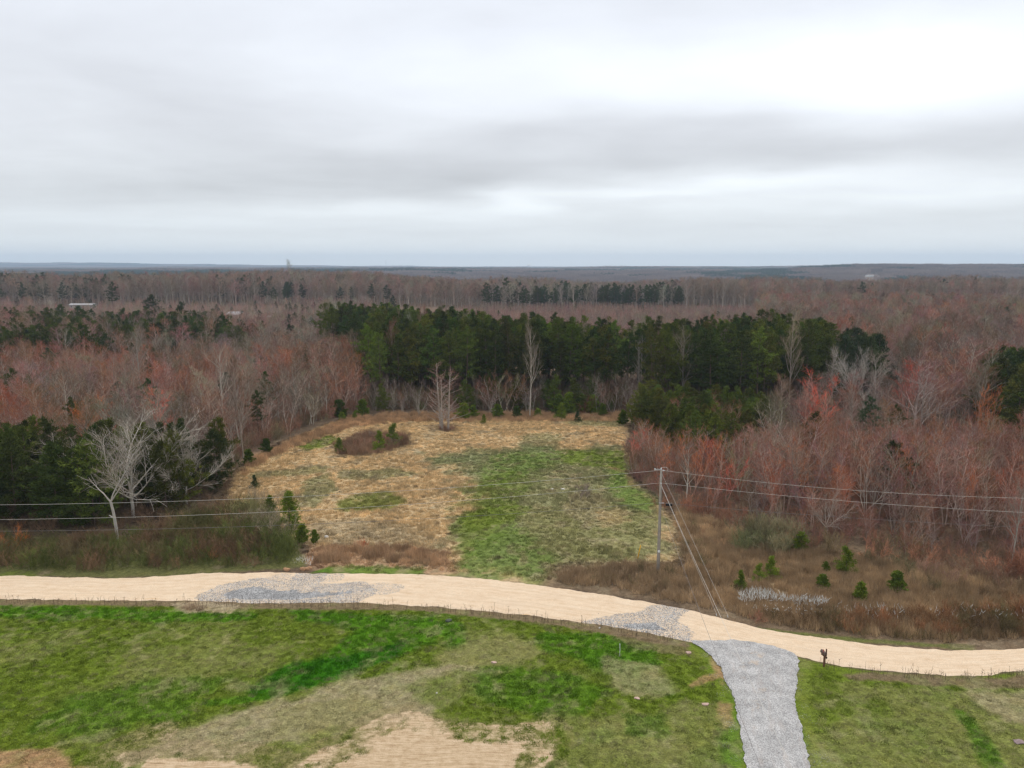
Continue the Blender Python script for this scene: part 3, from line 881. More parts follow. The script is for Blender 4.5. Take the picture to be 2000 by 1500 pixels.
def bare_tree(seed, H, form):
    """(trunk Acc, crown Acc) of a leafless tree H metres tall"""
    rng = random.Random(seed)
    TA, CA = Acc(), Acc()
    if form == 'tall':            # forest-grown: clear stem, ascending crown
        tp = stem(TA, (0, 0, -.2), (0, 0, 1), H, H * .0125, .02, 11, rng, .035, .03, 5)
        nb = 22
        for i in range(nb):
            t = .32 + .66 * (i + rng.random()) / nb
            p, d, r = at(tp, t)
            L = H * (.34 * (1 - t) + .13) * rng.uniform(.7, 1.25)
            b = stem(TA, p, side((0, 0, 1), rng.uniform(.45, .95), rng), L, r * .55 + .012, .014, 5, rng, .10, .10, 3)
            for _ in range(7):
                t2 = rng.uniform(.15, .95)
                p2, d2, r2 = at(b, t2)
                b2 = stem(CA, p2, side(d2, rng.uniform(.4, .9), rng), L * rng.uniform(.25, .5), .014, .008, 2, rng, .15, .12, 3)
                spray(CA, b2, H * .055, rng, 4, .012, .25, 3)
            spray(CA, b, H * .06, rng, 6, .013, .25, 3, .4)
    elif form == 'whip':          # thicket: several slender stems
        for s in range(rng.choice((2, 3, 3, 4))):
            lean = side((0, 0, 1), rng.uniform(.04, .3), rng)
            h = H * rng.uniform(.7, 1.0)
            o = (rng.uniform(-.35, .35), rng.uniform(-.35, .35), -.2)
            tp = stem(TA, o, lean, h, H * .007, .01, 8, rng, .07, .05, 4)
            nb = 17
            for i in range(nb):
                t = .22 + .76 * (i + rng.random()) / nb
                p, d, r = at(tp, t)
                L = H * (.22 * (1 - t) + .09) * rng.uniform(.6, 1.3)
                b = stem(TA, p, side(d, rng.uniform(.45, 1.0), rng), L * 1.2, r * .5 + .006, .008, 3, rng, .13, .12, 3)
                spray(CA, b, H * .085, rng, 9, .0105, .3, 3, .15)
    elif form == 'open':          # broad crown on forked limbs
        tp = stem(TA, (0, 0, -.2), (0, 0, 1), H * .26, H * .0125, H * .010, 4, rng, .05, .0, 7)
        for s in range(8):
            q = side((0, 0, 1), (.35, .95, .6, 1.1, .2, .9, .7, 1.05)[s], rng, s * .79 + rng.uniform(-.3, .3))
            lp = stem(TA, tp[-1 - (s % 2)][1], q, H * rng.uniform(.58, .78), H * .0062, .012, 8, rng, .10, .045, 5)
            for i in range(17):
                t = .15 + .83 * (i + rng.random()) / 17
                p, d, r = at(lp, t)
                L = H * (.26 * (1 - t) + .10) * rng.uniform(.7, 1.2)
                b = stem(TA, p, side(d, rng.uniform(.4, .85), rng), L, r * .5 + .004, .010, 4, rng, .14, .08, 3)
                for _ in range(7):
                    p2, d2, r2 = at(b, rng.uniform(.2, .95))
                    b2 = stem(TA, p2, side(d2, rng.uniform(.4, .8), rng), L * rng.uniform(.3, .55), .011, .007, 2, rng, .14, .1, 3)
                    spray(CA, b2, H * .05, rng, 3, .009, .2, 2)
    elif form == 'cone':          # several straight stems, fine level branches all the way down
        for s, (ox, oy) in enumerate(((-.55, 0), (.1, .25), (.6, -.1))):
            h = H * (.92, .8, 1.0)[s]
            tp = stem(TA, (ox, oy, -.2), vnorm((ox * .05, oy * .05, 1)), h, .16, .02, 10, rng, .010, .02, 5)
            nb = 40
            for i in range(nb):
                t = .10 + .88 * (i + rng.random()) / nb
                p, d, r = at(tp, t)
                L = h * (.24 * (1 - t) ** .8 + .03) * rng.uniform(.7, 1.2)
                b = stem(TA, p, side(d, rng.uniform(.9, 1.25), rng), L * 1.1, r * .3 + .013, .010, 4, rng, .07, .09, 3)
                spray(CA, b, .8, rng, 7, .011, .25, 2, .15)
    elif form == 'shrub':         # waist to head high thicket shrub
        for s in range(11):
            q = side((0, 0, 1), rng.uniform(.05, .75), rng)
            b = stem(TA, (rng.uniform(-.3, .3) * H, rng.uniform(-.3, .3) * H, -.1), q, H * rng.uniform(.6, 1.0), .012, .006, 4, rng, .12, .05, 3)
            spray(CA, b, H * .28, rng, 18, .009, .35, 3, .1)
    elif form == 'snag':          # broken pale tree: trunk, two forks, few branches
        tp = stem(TA, (0, 0, -.2), (-.03, 0, 1), H * .45, H * .017, H * .013, 5, rng, .04, .0, 7)
        for s, (ang, az, ln, n) in enumerate(((.75, 3.5, .34, 3), (.12, 1.2, .55, 9), (.55, 0.2, .30, 4), (1.1, 3.0, .07, 0))):
            q = vnorm((math.cos(az) * math.sin(ang), .25 * math.sin(az), math.cos(ang)))
            src = tp[-1] if s < 3 else tp[3]
            lp = stem(TA, src[1], q, H * ln, H * .009, .02 if n else .05, 6, rng, .10, .03, 5)
            for i in range(n):
                p, d, r = at(lp, rng.uniform(.3, .95))
                b = stem(TA, p, side(d, rng.uniform(.4, .8), rng), H * rng.uniform(.1, .2), .03, .012, 4, rng, .15, .08, 3)
                spray(CA, b, .5, rng, 7, .009, .2, 1)
    return TA, CA


def pine_tree(seed, H, form):
    rng = random.Random(seed)
    nr = np.random.default_rng(seed)
    TA, CA = Acc(), Acc()
    base, RW, nb = {'stand': (.34, .235, 52), 'full': (.10, .33, 62), 'sapling': (.05, .34, 50), 'cedar': (.02, .42, 110)}[form]
    tp = stem(TA, (0, 0, -.2), (0, 0, 1), H, H * .0115, .02, 9, rng, .02, .02, 6)
    cs, ds = [], []
    for i in range(nb):
        f = (i + rng.random()) / nb
        t = base + (1 - base) * f
        if form in ('stand', 'full'):
            prof = (.45 + .55 * min(1, f / .35)) * (1 - f ** 1.75) ** .85 * rng.uniform(.75, 1.15) + .06
        elif form == 'cedar':
            prof = math.sin(min(1, .45 + f) * math.pi * .5) * (1 - f) ** .42 * rng.uniform(.8, 1.1)
        else:
            prof = (1 - f) ** .8 + .06
        L = H * RW * prof * rng.uniform(.6, 1.15)
        p, d, r = at(tp, min(t, .995))
        ang = 1.5 - .75 * f ** 1.5 + rng.gauss(0, .08)
        b = stem(TA if L > 1.2 else CA, p, side((0, 0, 1), ang, rng), L, r * .3 + .006, .008, 3, rng, .08, .05, 3)
        n = max(2, int(L * (3.4 if H > 5 else 5)))
        for _ in range(n):
            p2, d2, _r = at(b, rng.uniform(.3 if form == 'stand' else .15, 1.0) ** .7)
            s = .14 * L
            cs.append((p2[0] + rng.gauss(0, s), p2[1] + rng.gauss(0, s), p2[2] + rng.gauss(0, s * .28) + .1))
            ds.append(d2)
    cs.append(at(tp, 1.0)[0])
    ds.append((0, 0, 1))
    if form == 'sapling':
        v = needles(np.array(cs), np.array(ds), nr, 20, .17 + H * .012, .022 + H * .0012, .9)
    elif form == 'cedar':
        v = needles(np.array(cs), np.array(ds), nr, 30, .15, .04, 1.2)
    else:
        v = needles(np.array(cs), np.array(ds), nr, 21, .33, .052, .85)
    CA.tv.append(v)
    return TA, CA


SRC = {}


def variant(key, maker, mats):
    """mesh datas (trunk, crown, both) of one plant variant"""
    TA, CA = maker
    rng = np.random.default_rng(abs(hash(key)) % 99991 if isinstance(key, int) else sum(map(ord, str(key))))
    v1, f1 = TA.arrays(rng)
    v2, f2 = CA.arrays(rng)
    a = mesh_np(key + "_trunk", v1, f1, [mats[0]], smooth=True)
    b = mesh_np(key + "_crown", v2, f2, [mats[1]])
    V, F = np.concatenate([v1, v2]), np.concatenate([f1, f2 + len(v1)])
    c = mesh_np(key, V, F, list(mats), np.concatenate([np.zeros(len(f1)), np.ones(len(f2))]))
    SRC[key] = (a, b, c)
    return key


TALL = [variant("tall_bare_%d" % i, bare_tree(100 + i, 15, 'tall'), (M_BARK, M_TWIG)) for i in range(6)]
PALE = [variant("tall_pale_%d" % i, bare_tree(130 + i, 15, 'tall'), (M_PALEBARK, M_TWIG)) for i in range(2)]
WHIP = [variant("whip_bare_%d" % i, bare_tree(160 + i, 9, 'whip'), (M_BARK, M_TWIG)) for i in range(6)]
PWHIP = [variant("whip_pale_%d" % i, bare_tree(170 + i, 9, 'whip'), (M_PALEBARK, M_TWIG)) for i in range(2)]
OPEN = [variant("open_bare_%d" % i, bare_tree(190 + i, 12, 'open'), (M_PALEBARK, M_TWIG)) for i in range(2)]
CONE = [variant("cone_bare_0", bare_tree(210, 12, 'cone'), (M_PALEBARK, M_TWIG))]
SNAG = [variant("snag_0", bare_tree(220, 11, 'snag'), (M_PALEBARK, M_TWIG))]
SHRUB = [variant("shrub_%d" % i, bare_tree(240 + i, 2.0, 'shrub'), (M_TWIG, M_BRUSH)) for i in range(4)]
PINE = [variant("stand_pine_%d" % i, pine_tree(300 + i, 14, 'stand'), (M_PINEBARK, M_NEEDLE)) for i in range(6)]
FULL = [variant("full_pine_%d" % i, pine_tree(320 + i, 9, 'full'), (M_PINEBARK, M_NEEDLE)) for i in range(4)]
SAPL = [variant("sapling_%d" % i, pine_tree(340 + i, 2.4, 'sapling'), (M_PINEBARK, M_NEEDLE)) for i in range(3)]
CEDAR = [variant("cedar_%d" % i, pine_tree(360 + i, 2.4, 'cedar'), (M_PINEBARK, M_NEEDLE)) for i in range(2)]
NATH = {**{k: 15 for k in TALL + PALE}, **{k: 9 for k in WHIP + PWHIP + FULL}, **{k: 12 for k in OPEN + CONE}, **{k: 11 for k in SNAG},
        **{k: 2.0 for k in SHRUB}, **{k: 14 for k in PINE}, **{k: 2.4 for k in SAPL + CEDAR}}


def plant(name, key, x, y, h, tint, label, cat, group=None, rz=None, wide=1.0):
    """one plant as a thing: an Empty at its base, trunk and crown"""
    z = float(terrain(np.array([x]), np.array([y]))[0])
    e = empty(name, (x, y, z - .03), R.uniform(0, 6.28) if rz is None else rz)
    s = h / NATH[key]
    e.scale = (s * wide, s * wide, s)
    tag(e, label, cat, group)
    for nm, me in (('trunk' if NATH[key] > 5 or key in SAPL else 'stem', SRC[key][0]), ('crown' if NATH[key] > 5 else 'foliage', SRC[key][1])):
        o = link(nm, me, e)
        o['tint'] = tuple(float(c) for c in tint)
    return e


def scatter(name, keys, X, Y, rot, scl, idx, tint, label, cat, z=None, meshes=None):
    """stuff: one object whose points carry copies of the plant meshes"""
    n = len(X)
    Z = terrain(X, Y) - .02 if z is None else z
    me = bpy.data.meshes.new(name)
    me.vertices.add(n)
    me.vertices.foreach_set('co', np.stack([X, Y, Z], 1).astype(np.float32).ravel())
    for nm, kind, arr in (('rot', 'FLOAT_VECTOR', rot), ('scl', 'FLOAT_VECTOR', scl), ('tint', 'FLOAT_VECTOR', tint)):
        a = me.attributes.new(nm, kind, 'POINT')
        a.data.foreach_set('vector', np.asarray(arr, np.float32).ravel())
    a = me.attributes.new('idx', 'INT', 'POINT')
    a.data.foreach_set('value', np.asarray(idx, np.int32))
    me.update()
    src = bpy.data.collections.new(name + "_kinds")
    for i, k in enumerate(keys or meshes):
        src.objects.link(bpy.data.objects.new("%s_kind_%02d" % (name, i), meshes[i] if meshes else SRC[k][2]))
    ng = bpy.data.node_groups.new(name + "_scatter", 'GeometryNodeTree')
    ng.interface.new_socket('Geometry', in_out='INPUT', socket_type='NodeSocketGeometry')
    ng.interface.new_socket('Geometry', in_out='OUTPUT', socket_type='NodeSocketGeometry')
    N, L = ng.nodes, ng.links
    gi, go = N.new('NodeGroupInput'), N.new('NodeGroupOutput')
    iop, ci = N.new('GeometryNodeInstanceOnPoints'), N.new('GeometryNodeCollectionInfo')
    ci.inputs['Collection'].default_value = src
    ci.inputs['Separate Children'].default_value = True
    ci.inputs['Reset Children'].default_value = True
    iop.inputs['Pick Instance'].default_value = True

    def na(nm, t):
        q = N.new('GeometryNodeInputNamedAttribute')
        q.data_type = t
        q.inputs[0].default_value = nm
        return q.outputs[0]
    L.new(gi.outputs[0], iop.inputs['Points'])
    L.new(ci.outputs[0], iop.inputs['Instance'])
    L.new(na('idx', 'INT'), iop.inputs['Instance Index'])
    L.new(na('rot', 'FLOAT_VECTOR'), iop.inputs['Rotation'])
    L.new(na('scl', 'FLOAT_VECTOR'), iop.inputs['Scale'])
    L.new(iop.outputs[0], go.inputs[0])
    o = link(name, me)
    md = o.modifiers.new("scatter", 'NODES')
    md.node_group = ng
    return tag(o, label, cat, kind='stuff')


def rotz(n, lean=0.0):
    r = np.zeros((n, 3))
    r[:, 2] = NR.uniform(0, 6.283, n)
    r[:, :2] = NR.normal(0, lean, (n, 2)) if lean else 0
    return r


def jgrid(x0, x1, y0, y1, s):
    gx, gy = np.meshgrid(np.arange(x0, x1, s), np.arange(y0, y1, s))
    X = gx.ravel() + NR.uniform(-.48, .48, gx.size) * s
    Y = gy.ravel() + NR.uniform(-.48, .48, gx.size) * s
    return X, Y


# ------------------------------------------------------------------ the woods
TINT = dict(grey=(.285, .235, .185), greybrown=(.245, .18, .128), redbrown=(.315, .140, .085), pink=(.32, .18, .14), rust=(.36, .135, .06),
            red=(.46, .11, .07), brown=(.145, .10, .062), plum=(.215, .115, .095), olive=(.24, .225, .11), white=(.52, .47, .41))
TWORD = dict(white='whitish', grey='pale grey', greybrown='grey-brown', redbrown='reddish-brown', pink='pinkish', rust='rust-orange', red='red-budding', brown='dark brown', plum='plum-tinged', olive='olive-budding')
PT = dict(dark=(.050, .066, .016), mid=(.080, .098, .018), light=(.118, .138, .024), blue=(.048, .066, .030))
PWORD = dict(dark='dark green', mid='green', light='light green', blue='bluish-green')

REG = dict(
    nearpine=poly([(-300, 1052), (60, 1042), (225, 1038), (330, 1022), (410, 995), (452, 955), (435, 940), (300, 952), (100, 952), (-300, 952)]),
    leftwood=poly([(-500, 950), (100, 948), (420, 935), (462, 912), (490, 884), (540, 858), (600, 835), (660, 812), (725, 802), (725, 702), (480, 712), (300, 712), (180, 735), (-300, 728), (-500, 728)]),
    leftband=poly([(-300, 728), (180, 735), (300, 712), (480, 712), (500, 690), (440, 668), (200, 662), (-300, 664)]),
    stand=poly([(722, 801), (860, 802), (1100, 800), (1225, 803), (1300, 812), (1420, 818), (1500, 812), (1600, 795), (1625, 745), (1560, 735), (1330, 748), (1060, 750), (900, 712), (780, 692), (640, 688), (640, 712), (722, 735)]),
    fringe=poly([(722, 812), (860, 812), (1100, 806), (1250, 812), (1255, 797), (1100, 794), (860, 796), (722, 796)]),
    young=poly([(1232, 826), (1262, 848), (1300, 872), (1350, 900), (1400, 902), (1462, 884), (1490, 845), (1480, 820), (1420, 822), (1300, 816)]),
    thicket=poly([(1222, 880), (1228, 915), (1250, 950), (1295, 978), (1400, 1008), (1480, 1035), (1580, 1066), (1700, 1078), (2000, 1122), (2500, 1190), (2500, 880), (1480, 880), (1400, 903), (1330, 900), (1262, 852)]),
    rightpine=poly([(1925, 880), (2200, 900), (2300, 800), (1925, 800)]),
    midpine=poly([(1640, 800), (1722, 800), (1718, 768), (1642, 768)]),
    rightwood=poly([(1480, 880), (2600, 880), (2600, 612), (1480, 612), (1480, 700), (1640, 735), (1620, 790), (1500, 818), (1492, 845)]),
    farpine=poly([(950, 608), (1345, 606), (1330, 596), (960, 597)]),
    lowpink=poly([(1010, 700), (1480, 700), (1480, 612), (1345, 610), (950, 610), (720, 640), (720, 690)]),
    houses=poly([(130, 640), (620, 640), (600, 612), (130, 598)]),
    leftmid=poly([(-500, 700), (725, 700), (725, 608), (-500, 608)]),
)
HOUSE_CLEAR = [(G(163, 607), 16), (G(463, 627), 15), (G(531, 628), 9)]
trees = []          # x, y, h, key, tintname, tint, region, pine?


def pick(names, probs):
    q = R.random() * sum(probs)
    for n, p in zip(names, probs):
        q -= p
        if q <= 0:
            return n
    return names[-1]


def add_region(reg, spacing, h0, h1, pinefrac, tints, probs, pinekeys, ptints, pprobs, keys, skip=(), ymax=720.0, front=0):
    P = REG[reg]
    lo, hi = P.min(0), P.max(0)
    lo[1] = max(lo[1], 70)
    hi[1] = min(hi[1], ymax)
    xm = hi[1] * .74 + 20
    X, Y = jgrid(max(lo[0], -xm), min(hi[0], xm), lo[1], hi[1], spacing)
    ok = inside(P, X, Y) & (np.abs(X) < .71 * Y + 14)
    for s in skip:
        ok &= ~inside(REG[s], X, Y)
    for (c, r) in HOUSE_CLEAR:
        ok &= ~((np.abs(X - c[0]) < r) & (Y > c[1] - r * 4) & (Y < c[1] + r * .6))
    X, Y = X[ok], Y[ok]
    tn = fbm(X, Y, 28, 3, 81)
    hn = fbm(X, Y, 22, 3, 82)
    ed = sdist(P, X, Y, 30) if front else np.full(len(X), 99.0)
    for x, y, a, b, e in zip(X, Y, tn, hn, ed):
        h = (h0 + (h1 - h0) * min(1, max(0, .5 + .45 * b + R.gauss(0, .22))))
        if front and e < front:
            h *= .42 + .58 * e / front
        if reg == 'rightwood' and y < 165 and .3 < x / y < .53:
            h *= .62
        if R.random() < pinefrac:
            t = pick(ptints, pprobs)
            c = [v * R.uniform(.85, 1.2) for v in PT[t]]
            trees.append((x, y, h, R.choice(pinekeys), t, c, reg, 1))
        else:
            i = min(len(tints) - 1, max(0, int((.5 + a * .9 + R.gauss(0, .16)) * len(tints)))) if R.random() < .6 else None
            t = tints[i] if i is not None else pick(tints, probs)
            if reg == 'thicket' and x < 28 and R.random() < .35:
                t = R.choice(('rust', 'redbrown'))
            if y > 170 and t in ('red', 'rust') and R.random() < .6:
                t = 'redbrown'
            c = [v * R.uniform(.85, 1.18) for v in TINT[t]]
            key = R.choice(keys)
            if R.random() < .10:
                key = R.choice(PALE if key in TALL else PWHIP)
            trees.append((x, y, h, key, t, c, reg, 0))


add_region('nearpine', 3.4, 7.6, 10.4, 1.0, ['brown'], [1], FULL, ['dark', 'mid', 'light'], [4, 4, 1], WHIP)
add_region('leftwood', 3.9, 7.0, 12.5, .03, ['grey', 'greybrown', 'brown', 'redbrown', 'pink', 'rust'], [3, 4, 2, 4, 3, 1], PINE, ['dark', 'blue'], [1, 1], WHIP + TALL[:3], skip=['nearpine', 'fringe'])
add_region('leftband', 4.6, 9.5, 14.0, .72, ['greybrown', 'pink'], [1, 1], FULL + PINE[:2], ['dark', 'mid'], [2, 2], TALL)
add_region('stand', 3.9, 14.5, 18.8, .93, ['grey', 'greybrown', 'redbrown'], [2, 2, 1], PINE, ['dark', 'mid', 'light'], [4, 6, 2], TALL, skip=['fringe'])
add_region('fringe', 3.1, 4.5, 9.0, .12, ['redbrown', 'brown', 'greybrown', 'redbrown'], [3, 2, 2, 2], FULL, ['mid'], [1], PWHIP + WHIP[:2])
add_region('young', 2.9, 5.0, 8.2, .8, ['redbrown'], [1], FULL, ['mid', 'light'], [3, 2], WHIP)
add_region('thicket', 2.75, 7.0, 10.5, .012, ['rust', 'redbrown', 'pink', 'greybrown', 'redbrown', 'plum', 'redbrown', 'pink'], [2, 5, 3, 3, 4, 2, 4, 3], FULL, ['mid', 'dark'], [1, 1], WHIP, skip=['young', 'stand'], front=11)
add_region('rightpine', 3.6, 11.5, 14.5, 1.0, ['brown'], [1], FULL, ['dark', 'mid'], [3, 2], WHIP)
add_region('midpine', 4.0, 13.5, 16.0, .95, ['grey'], [1], FULL + PINE, ['dark', 'blue'], [1, 1], TALL)
add_region('rightwood', 4.4, 9.5, 15.0, .012, ['greybrown', 'grey', 'brown', 'pink', 'redbrown', 'greybrown'], [5, 3, 2, 3, 2, 3], PINE, ['dark', 'blue'], [1, 1], TALL + WHIP[:2], skip=['rightpine', 'midpine', 'stand', 'thicket', 'young'])
add_region('farpine', 5.6, 12, 19, .55, ['grey'], [1], PINE, ['dark', 'blue'], [2, 1], TALL)
add_region('lowpink', 4.2, 5.0, 7.5, .01, ['pink', 'plum', 'greybrown'], [4, 3, 2], PINE, ['dark'], [1], WHIP, skip=['stand', 'farpine', 'rightwood'])
add_region('leftmid', 4.3, 6.0, 10.0, .04, ['pink', 'greybrown', 'plum', 'grey'], [3, 3, 2, 1], PINE, ['dark', 'blue'], [1, 1], WHIP + TALL[:2], skip=['stand', 'leftband', 'houses', 'lowpink'])
add_region('houses', 5.2, 4.5, 7.0, .05, ['pink', 'greybrown'], [3, 2], PINE, ['dark'], [1], WHIP)
# the tall woods on the ridge behind
X, Y = jgrid(-640, 640, 536, 820, 5.2)
ok = (np.abs(X) < .72 * Y + 14) & ~inside(REG['farpine'], X, Y)
un, vn = project(X, Y, 0 * X)
ok &= ~((un > 1480) & (vn > 612))
for x, y, a in zip(X[ok], Y[ok], fbm(X[ok], Y[ok], 60, 3, 84)):
    h = R.uniform(12.5, 17.5) * (1 + .28 * float(fbm(np.array([x]), np.array([y]), 75, 2, 86)[0]))
    s_ = x / y
    if R.random() < (.30 if (s_ < -.53 or -.40 < s_ < -.27) and a > -.1 else .16 if a > .33 else .02):
        trees.append((x, y, h, R.choice(PINE), 'blue', PT[R.choice(('dark', 'blue'))], 'ridge', 1))
    else:
        t = pick(['greybrown', 'grey', 'pink', 'brown'], [5, 3, 3, 1])
        trees.append((x, y, h, R.choice(TALL), t, [v * R.uniform(.9, 1.1) for v in TINT[t]], 'ridge', 0))

# ---- single trees one can point to (u, v of the foot, height, mesh, tint, label)
HERO = [
    (868, 838, 12.6, CONE[0], 'pink', "multi-stemmed bare tree standing alone in the tan field before the pines", 1.5),
    (230, 1056, 10.5, SNAG[0], 'white', "pale broken snag with forked limbs before the dark pines left of the field", 1.0),
    (262, 1012, 13.2, OPEN[0], 'grey', "large whitish-grey bare tree with spreading crown rising out of the near left pines", 1.4),
    (170, 960, 11.0, WHIP[2], 'pink', "pink-tinged fine-twigged tree left of the large whitish-grey bare tree", 1.3),
    (365, 985, 9.8, OPEN[1], 'grey', "low white-limbed bare tree spreading right over the near left pines", 1.15),
    (278, 790, 17, PALE[0], 'grey', "tall crooked pale tree above the orange-leaved thicket on the left", .9),
    (441, 880, 16.5, PALE[1], 'grey', "tall pale bare tree just left of the field's upper left corner", .8),
    (475, 895, 15, TALL[2], 'brown', "tall dark slender bare tree beside the field's left edge", .6),
    (1035, 815, 17.5, PALE[0], 'grey', "tall pale-stemmed bare tree against the middle of the pine stand", .6),
    (1248, 790, 15.5, CONE[0], 'grey', "narrow silvery bare tree against the right part of the pine stand", .6),
    (1665, 812, 14.5, OPEN[0], 'white', "white-stemmed spreading tree before the dark pine group right of centre", .75),
    (1706, 818, 12.5, PALE[1], 'grey', "white-stemmed slender tree, right one before the dark pine group", 1.1),
    (1625, 800, 12.5, PALE[0], 'grey', "thin white bare tree left of the two spreading white-stemmed trees", .7),
    (1600, 870, 12.5, WHIP[1], 'red', "vivid red-budding tree at the right end of the pine stand", 1.2),
    (1238, 905, 5.6, WHIP[0], 'red', "salmon-orange bushy tree at the field's upper right corner", 1.6),
    (1290, 945, 5.4, WHIP[5], 'rust', "orange-brown bushy tree between the salmon bushy tree and the utility pole", 1.6),
    (1415, 985, 7.0, WHIP[4], 'red', "crimson-tipped bushy tree upper right of the pole, right of the coral-red one", 1.3),
    (1352, 965, 8.0, WHIP[3], 'rust', "orange-red bushy tree above the utility pole", 1.1),
    (1385, 960, 8.2, WHIP[2], 'red', "coral-red bushy tree up and right of the utility pole", 1.0),
    (152, 905, 11.0, WHIP[4], 'rust', "bright orange-leaved tree in the left woods", 1.7),
    (293, 900, 11.2, WHIP[5], 'red', "scarlet-orange tree in the left woods, right of the bright orange one", 1.6),
    (228, 930, 8.6, WHIP[2], 'red', "small crimson-budding tree showing above the pale bare crowns on the left", .5),
    (1615, 1045, 5.5, OPEN[1], 'redbrown', "low spreading bare tree with bleached limbs at the right thicket's front edge", 1.1),
    (1975, 1105, 8.5, PALE[0], 'grey', "pale slender bare tree at the right thicket's front near the photo edge", .9),
    (1340, 985, 7.5, PALE[1], 'grey', "fine grey bare tree right behind the utility pole's top", 1.0),
    (568, 590, 27, PALE[0], 'olive', "very tall bare tree standing up over the horizon left of centre", .9),
    (1445, 975, 8.0, WHIP[1], 'olive', "olive-green budding tree in the thicket right of the utility pole", 1.1),
    (1760, 1000, 8.8, WHIP[0], 'rust', "orange-leaved slim tree deep in the right-hand thicket", .7),
    (1890, 1040, 9.0, WHIP[4], 'rust', "rusty orange tree near the right end of the thicket", .7),
    (1770, 850, 12.5, TALL[1], 'red', "pinkish-red crowned tree right of the two white-stemmed trees", 1.2),
    (1925, 880, 11.0, WHIP[3], 'rust', "orange-brown tree just left of the right-edge pine clump", .8),
]
HERO_PINE = [
    (60, 1000, 10.5, FULL[0], 'mid', "tall full dark pine at the left edge of the near pine clump"),
    (300, 640, 15.5, FULL[1], 'dark', "round-crowned dark pine standing before the distant woods left of the pale house"),
    (358, 640, 12.5, FULL[2], 'dark', "small round pine between the dark round-crowned pine and the pale house"),
    (222, 612, 19, PINE[0], 'dark', "tall ragged pine on the left skyline"),
    (575, 700, 11, FULL[3], 'blue', "lone blue-green pine just right of the left pine band"),
    (1612, 790, 14.5, FULL[0], 'mid', "narrow pointed pine at the right end of the pine stand"),
    (990, 606, 21.5, PINE[2], 'dark', "tallest dark pine at the left end of the far pine row"),
    (1465, 740, 16.5, FULL[2], 'dark', "dark broad pine sticking up at the back of the pine stand, right of centre"),
    (765, 625, 14, PINE[3], 'blue', "slim far pine above the left part of the pine stand"),
    (425, 600, 20, PINE[1], 'dark', "broad dark pine on the ridge above the pale house"),
]
lx_, ly_ = G(868, 838)
trees[:] = [q for q in trees if not (q[7] == 0 and ly_ < q[1] < 185 and abs(q[0] / q[1] - lx_ / ly_) < .022)]
for (u, v, h, key, t, lab, wd) in HERO:
    x, y = G(u, v)
    trees[:] = [q for q in trees if (q[0] - x) ** 2 + (q[1] - y) ** 2 > (1.6 if y < 150 else 3.0) ** 2]
    col = tuple(TINT[t])
    if t in ('rust', 'red'):
        col = (.56, .17, .05) if t == 'rust' else (.62, .12, .07)
    plant("bare_tree", key, x, y, h, col, lab, "bare tree", "single bare trees that stand out from the woods", wide=wd)
for (u, v, h, key, t, lab) in HERO_PINE:
    x, y = G(u, v)
    trees[:] = [q for q in trees if (q[0] - x) ** 2 + (q[1] - y) ** 2 > 9]
    plant("pine_tree", key, x, y, h, PT[t], lab, "pine tree", "single pines that stand out from the woods")

PLACE = dict(
    nearpine="the near clump left of the field", leftwood="the bare woods left of the field", leftband="the pine band above the left woods",
    stand="the big pine stand behind the field", fringe="the thin stems before the pine stand", young="the young pines at the stand's right front", thicket="the reddish thicket right of the utility pole",
    rightpine="the pine clump at the right edge", midpine="the pine group behind the white-stemmed trees", rightwood="the grey woods on the right",
    farpine="the far pine row", lowpink="the pinkish scrub beyond the pine stand", houses="the scrub around the far houses", leftmid="the woods around the far houses", ridge="the tall woods on the ridge")
SHORT = dict(
    nearpine=[(120, "by the left edge"), (240, "left of the pale snag"), (350, "behind the pale snag"), (9999, "nearest the field")],
    leftwood=[(100, "by the left edge"), (200, "below the orange tree"), (320, "near the scarlet tree"), (420, "above the near pines"), (520, "beside the field corner"), (620, "above the field's left end"), (9999, "next to the pine stand")],
    stand=[(800, "left end"), (900, "behind the lone field tree"), (1000, "left of centre"), (1100, "centre"), (1200, "above the dark green bushes"), (1300, "right of centre"), (1420, "above the utility pole"), (1530, "towards the right end"), (9999, "right end")],
    thicket=[(1300, "at the field's right side"), (1370, "behind the utility pole"), (1450, "above the guy wires"), (1530, "above the green brush"), (1610, "above the white-plumed weeds"), (1690, "above the upright cedar"), (1770, "above the round cedar"), (1860, "right of the round cedar"), (1940, "nearing the right edge"), (9999, "by the right edge")],
    rightwood=[(1650, "by the pine stand"), (1750, "above the white-stemmed trees"), (1850, "middle part"), (9999, "right part")])


def describe(q, u, dfrac):
    x, y, h, key, t, c, reg, pine = q
    size = ("low", "middling", "tall")[0 if h < 8.3 else 1 if h < 11.5 else 2]
    word = PWORD[t] if pine else TWORD[t]
    where = next(w for lim, w in SHORT.get(reg, [(700, "left part"), (1300, "middle part"), (9999, "right part")]) if u < lim)
    row = ("front", "second", "third", "back")[min(3, int(dfrac * 4))]
    nm = dict(nearpine="near clump", leftwood="left woods", leftband="left pine band", stand="pine stand", fringe="stems before the pines", young="young pines", thicket="reddish thicket", rightpine="right pine clump",
              midpine="middle pine group", rightwood="grey right woods", farpine="far pine row", lowpink="far scrub", houses="house scrub", leftmid="house woods", ridge="ridge woods")[reg]
    return "%s %s %s, %s row of %s, %s" % (size, word, "pine" if pine else "bare tree", row, nm, where)


A = np.array([(q[0], q[1], q[2], q[7]) for q in trees], float)
zz = terrain(A[:, 0], A[:, 1])
uu, vv = project(A[:, 0], A[:, 1], zz)
ut, vt = project(A[:, 0], A[:, 1], zz + A[:, 2])
vis = (ut > -12) & (ut < 2012)
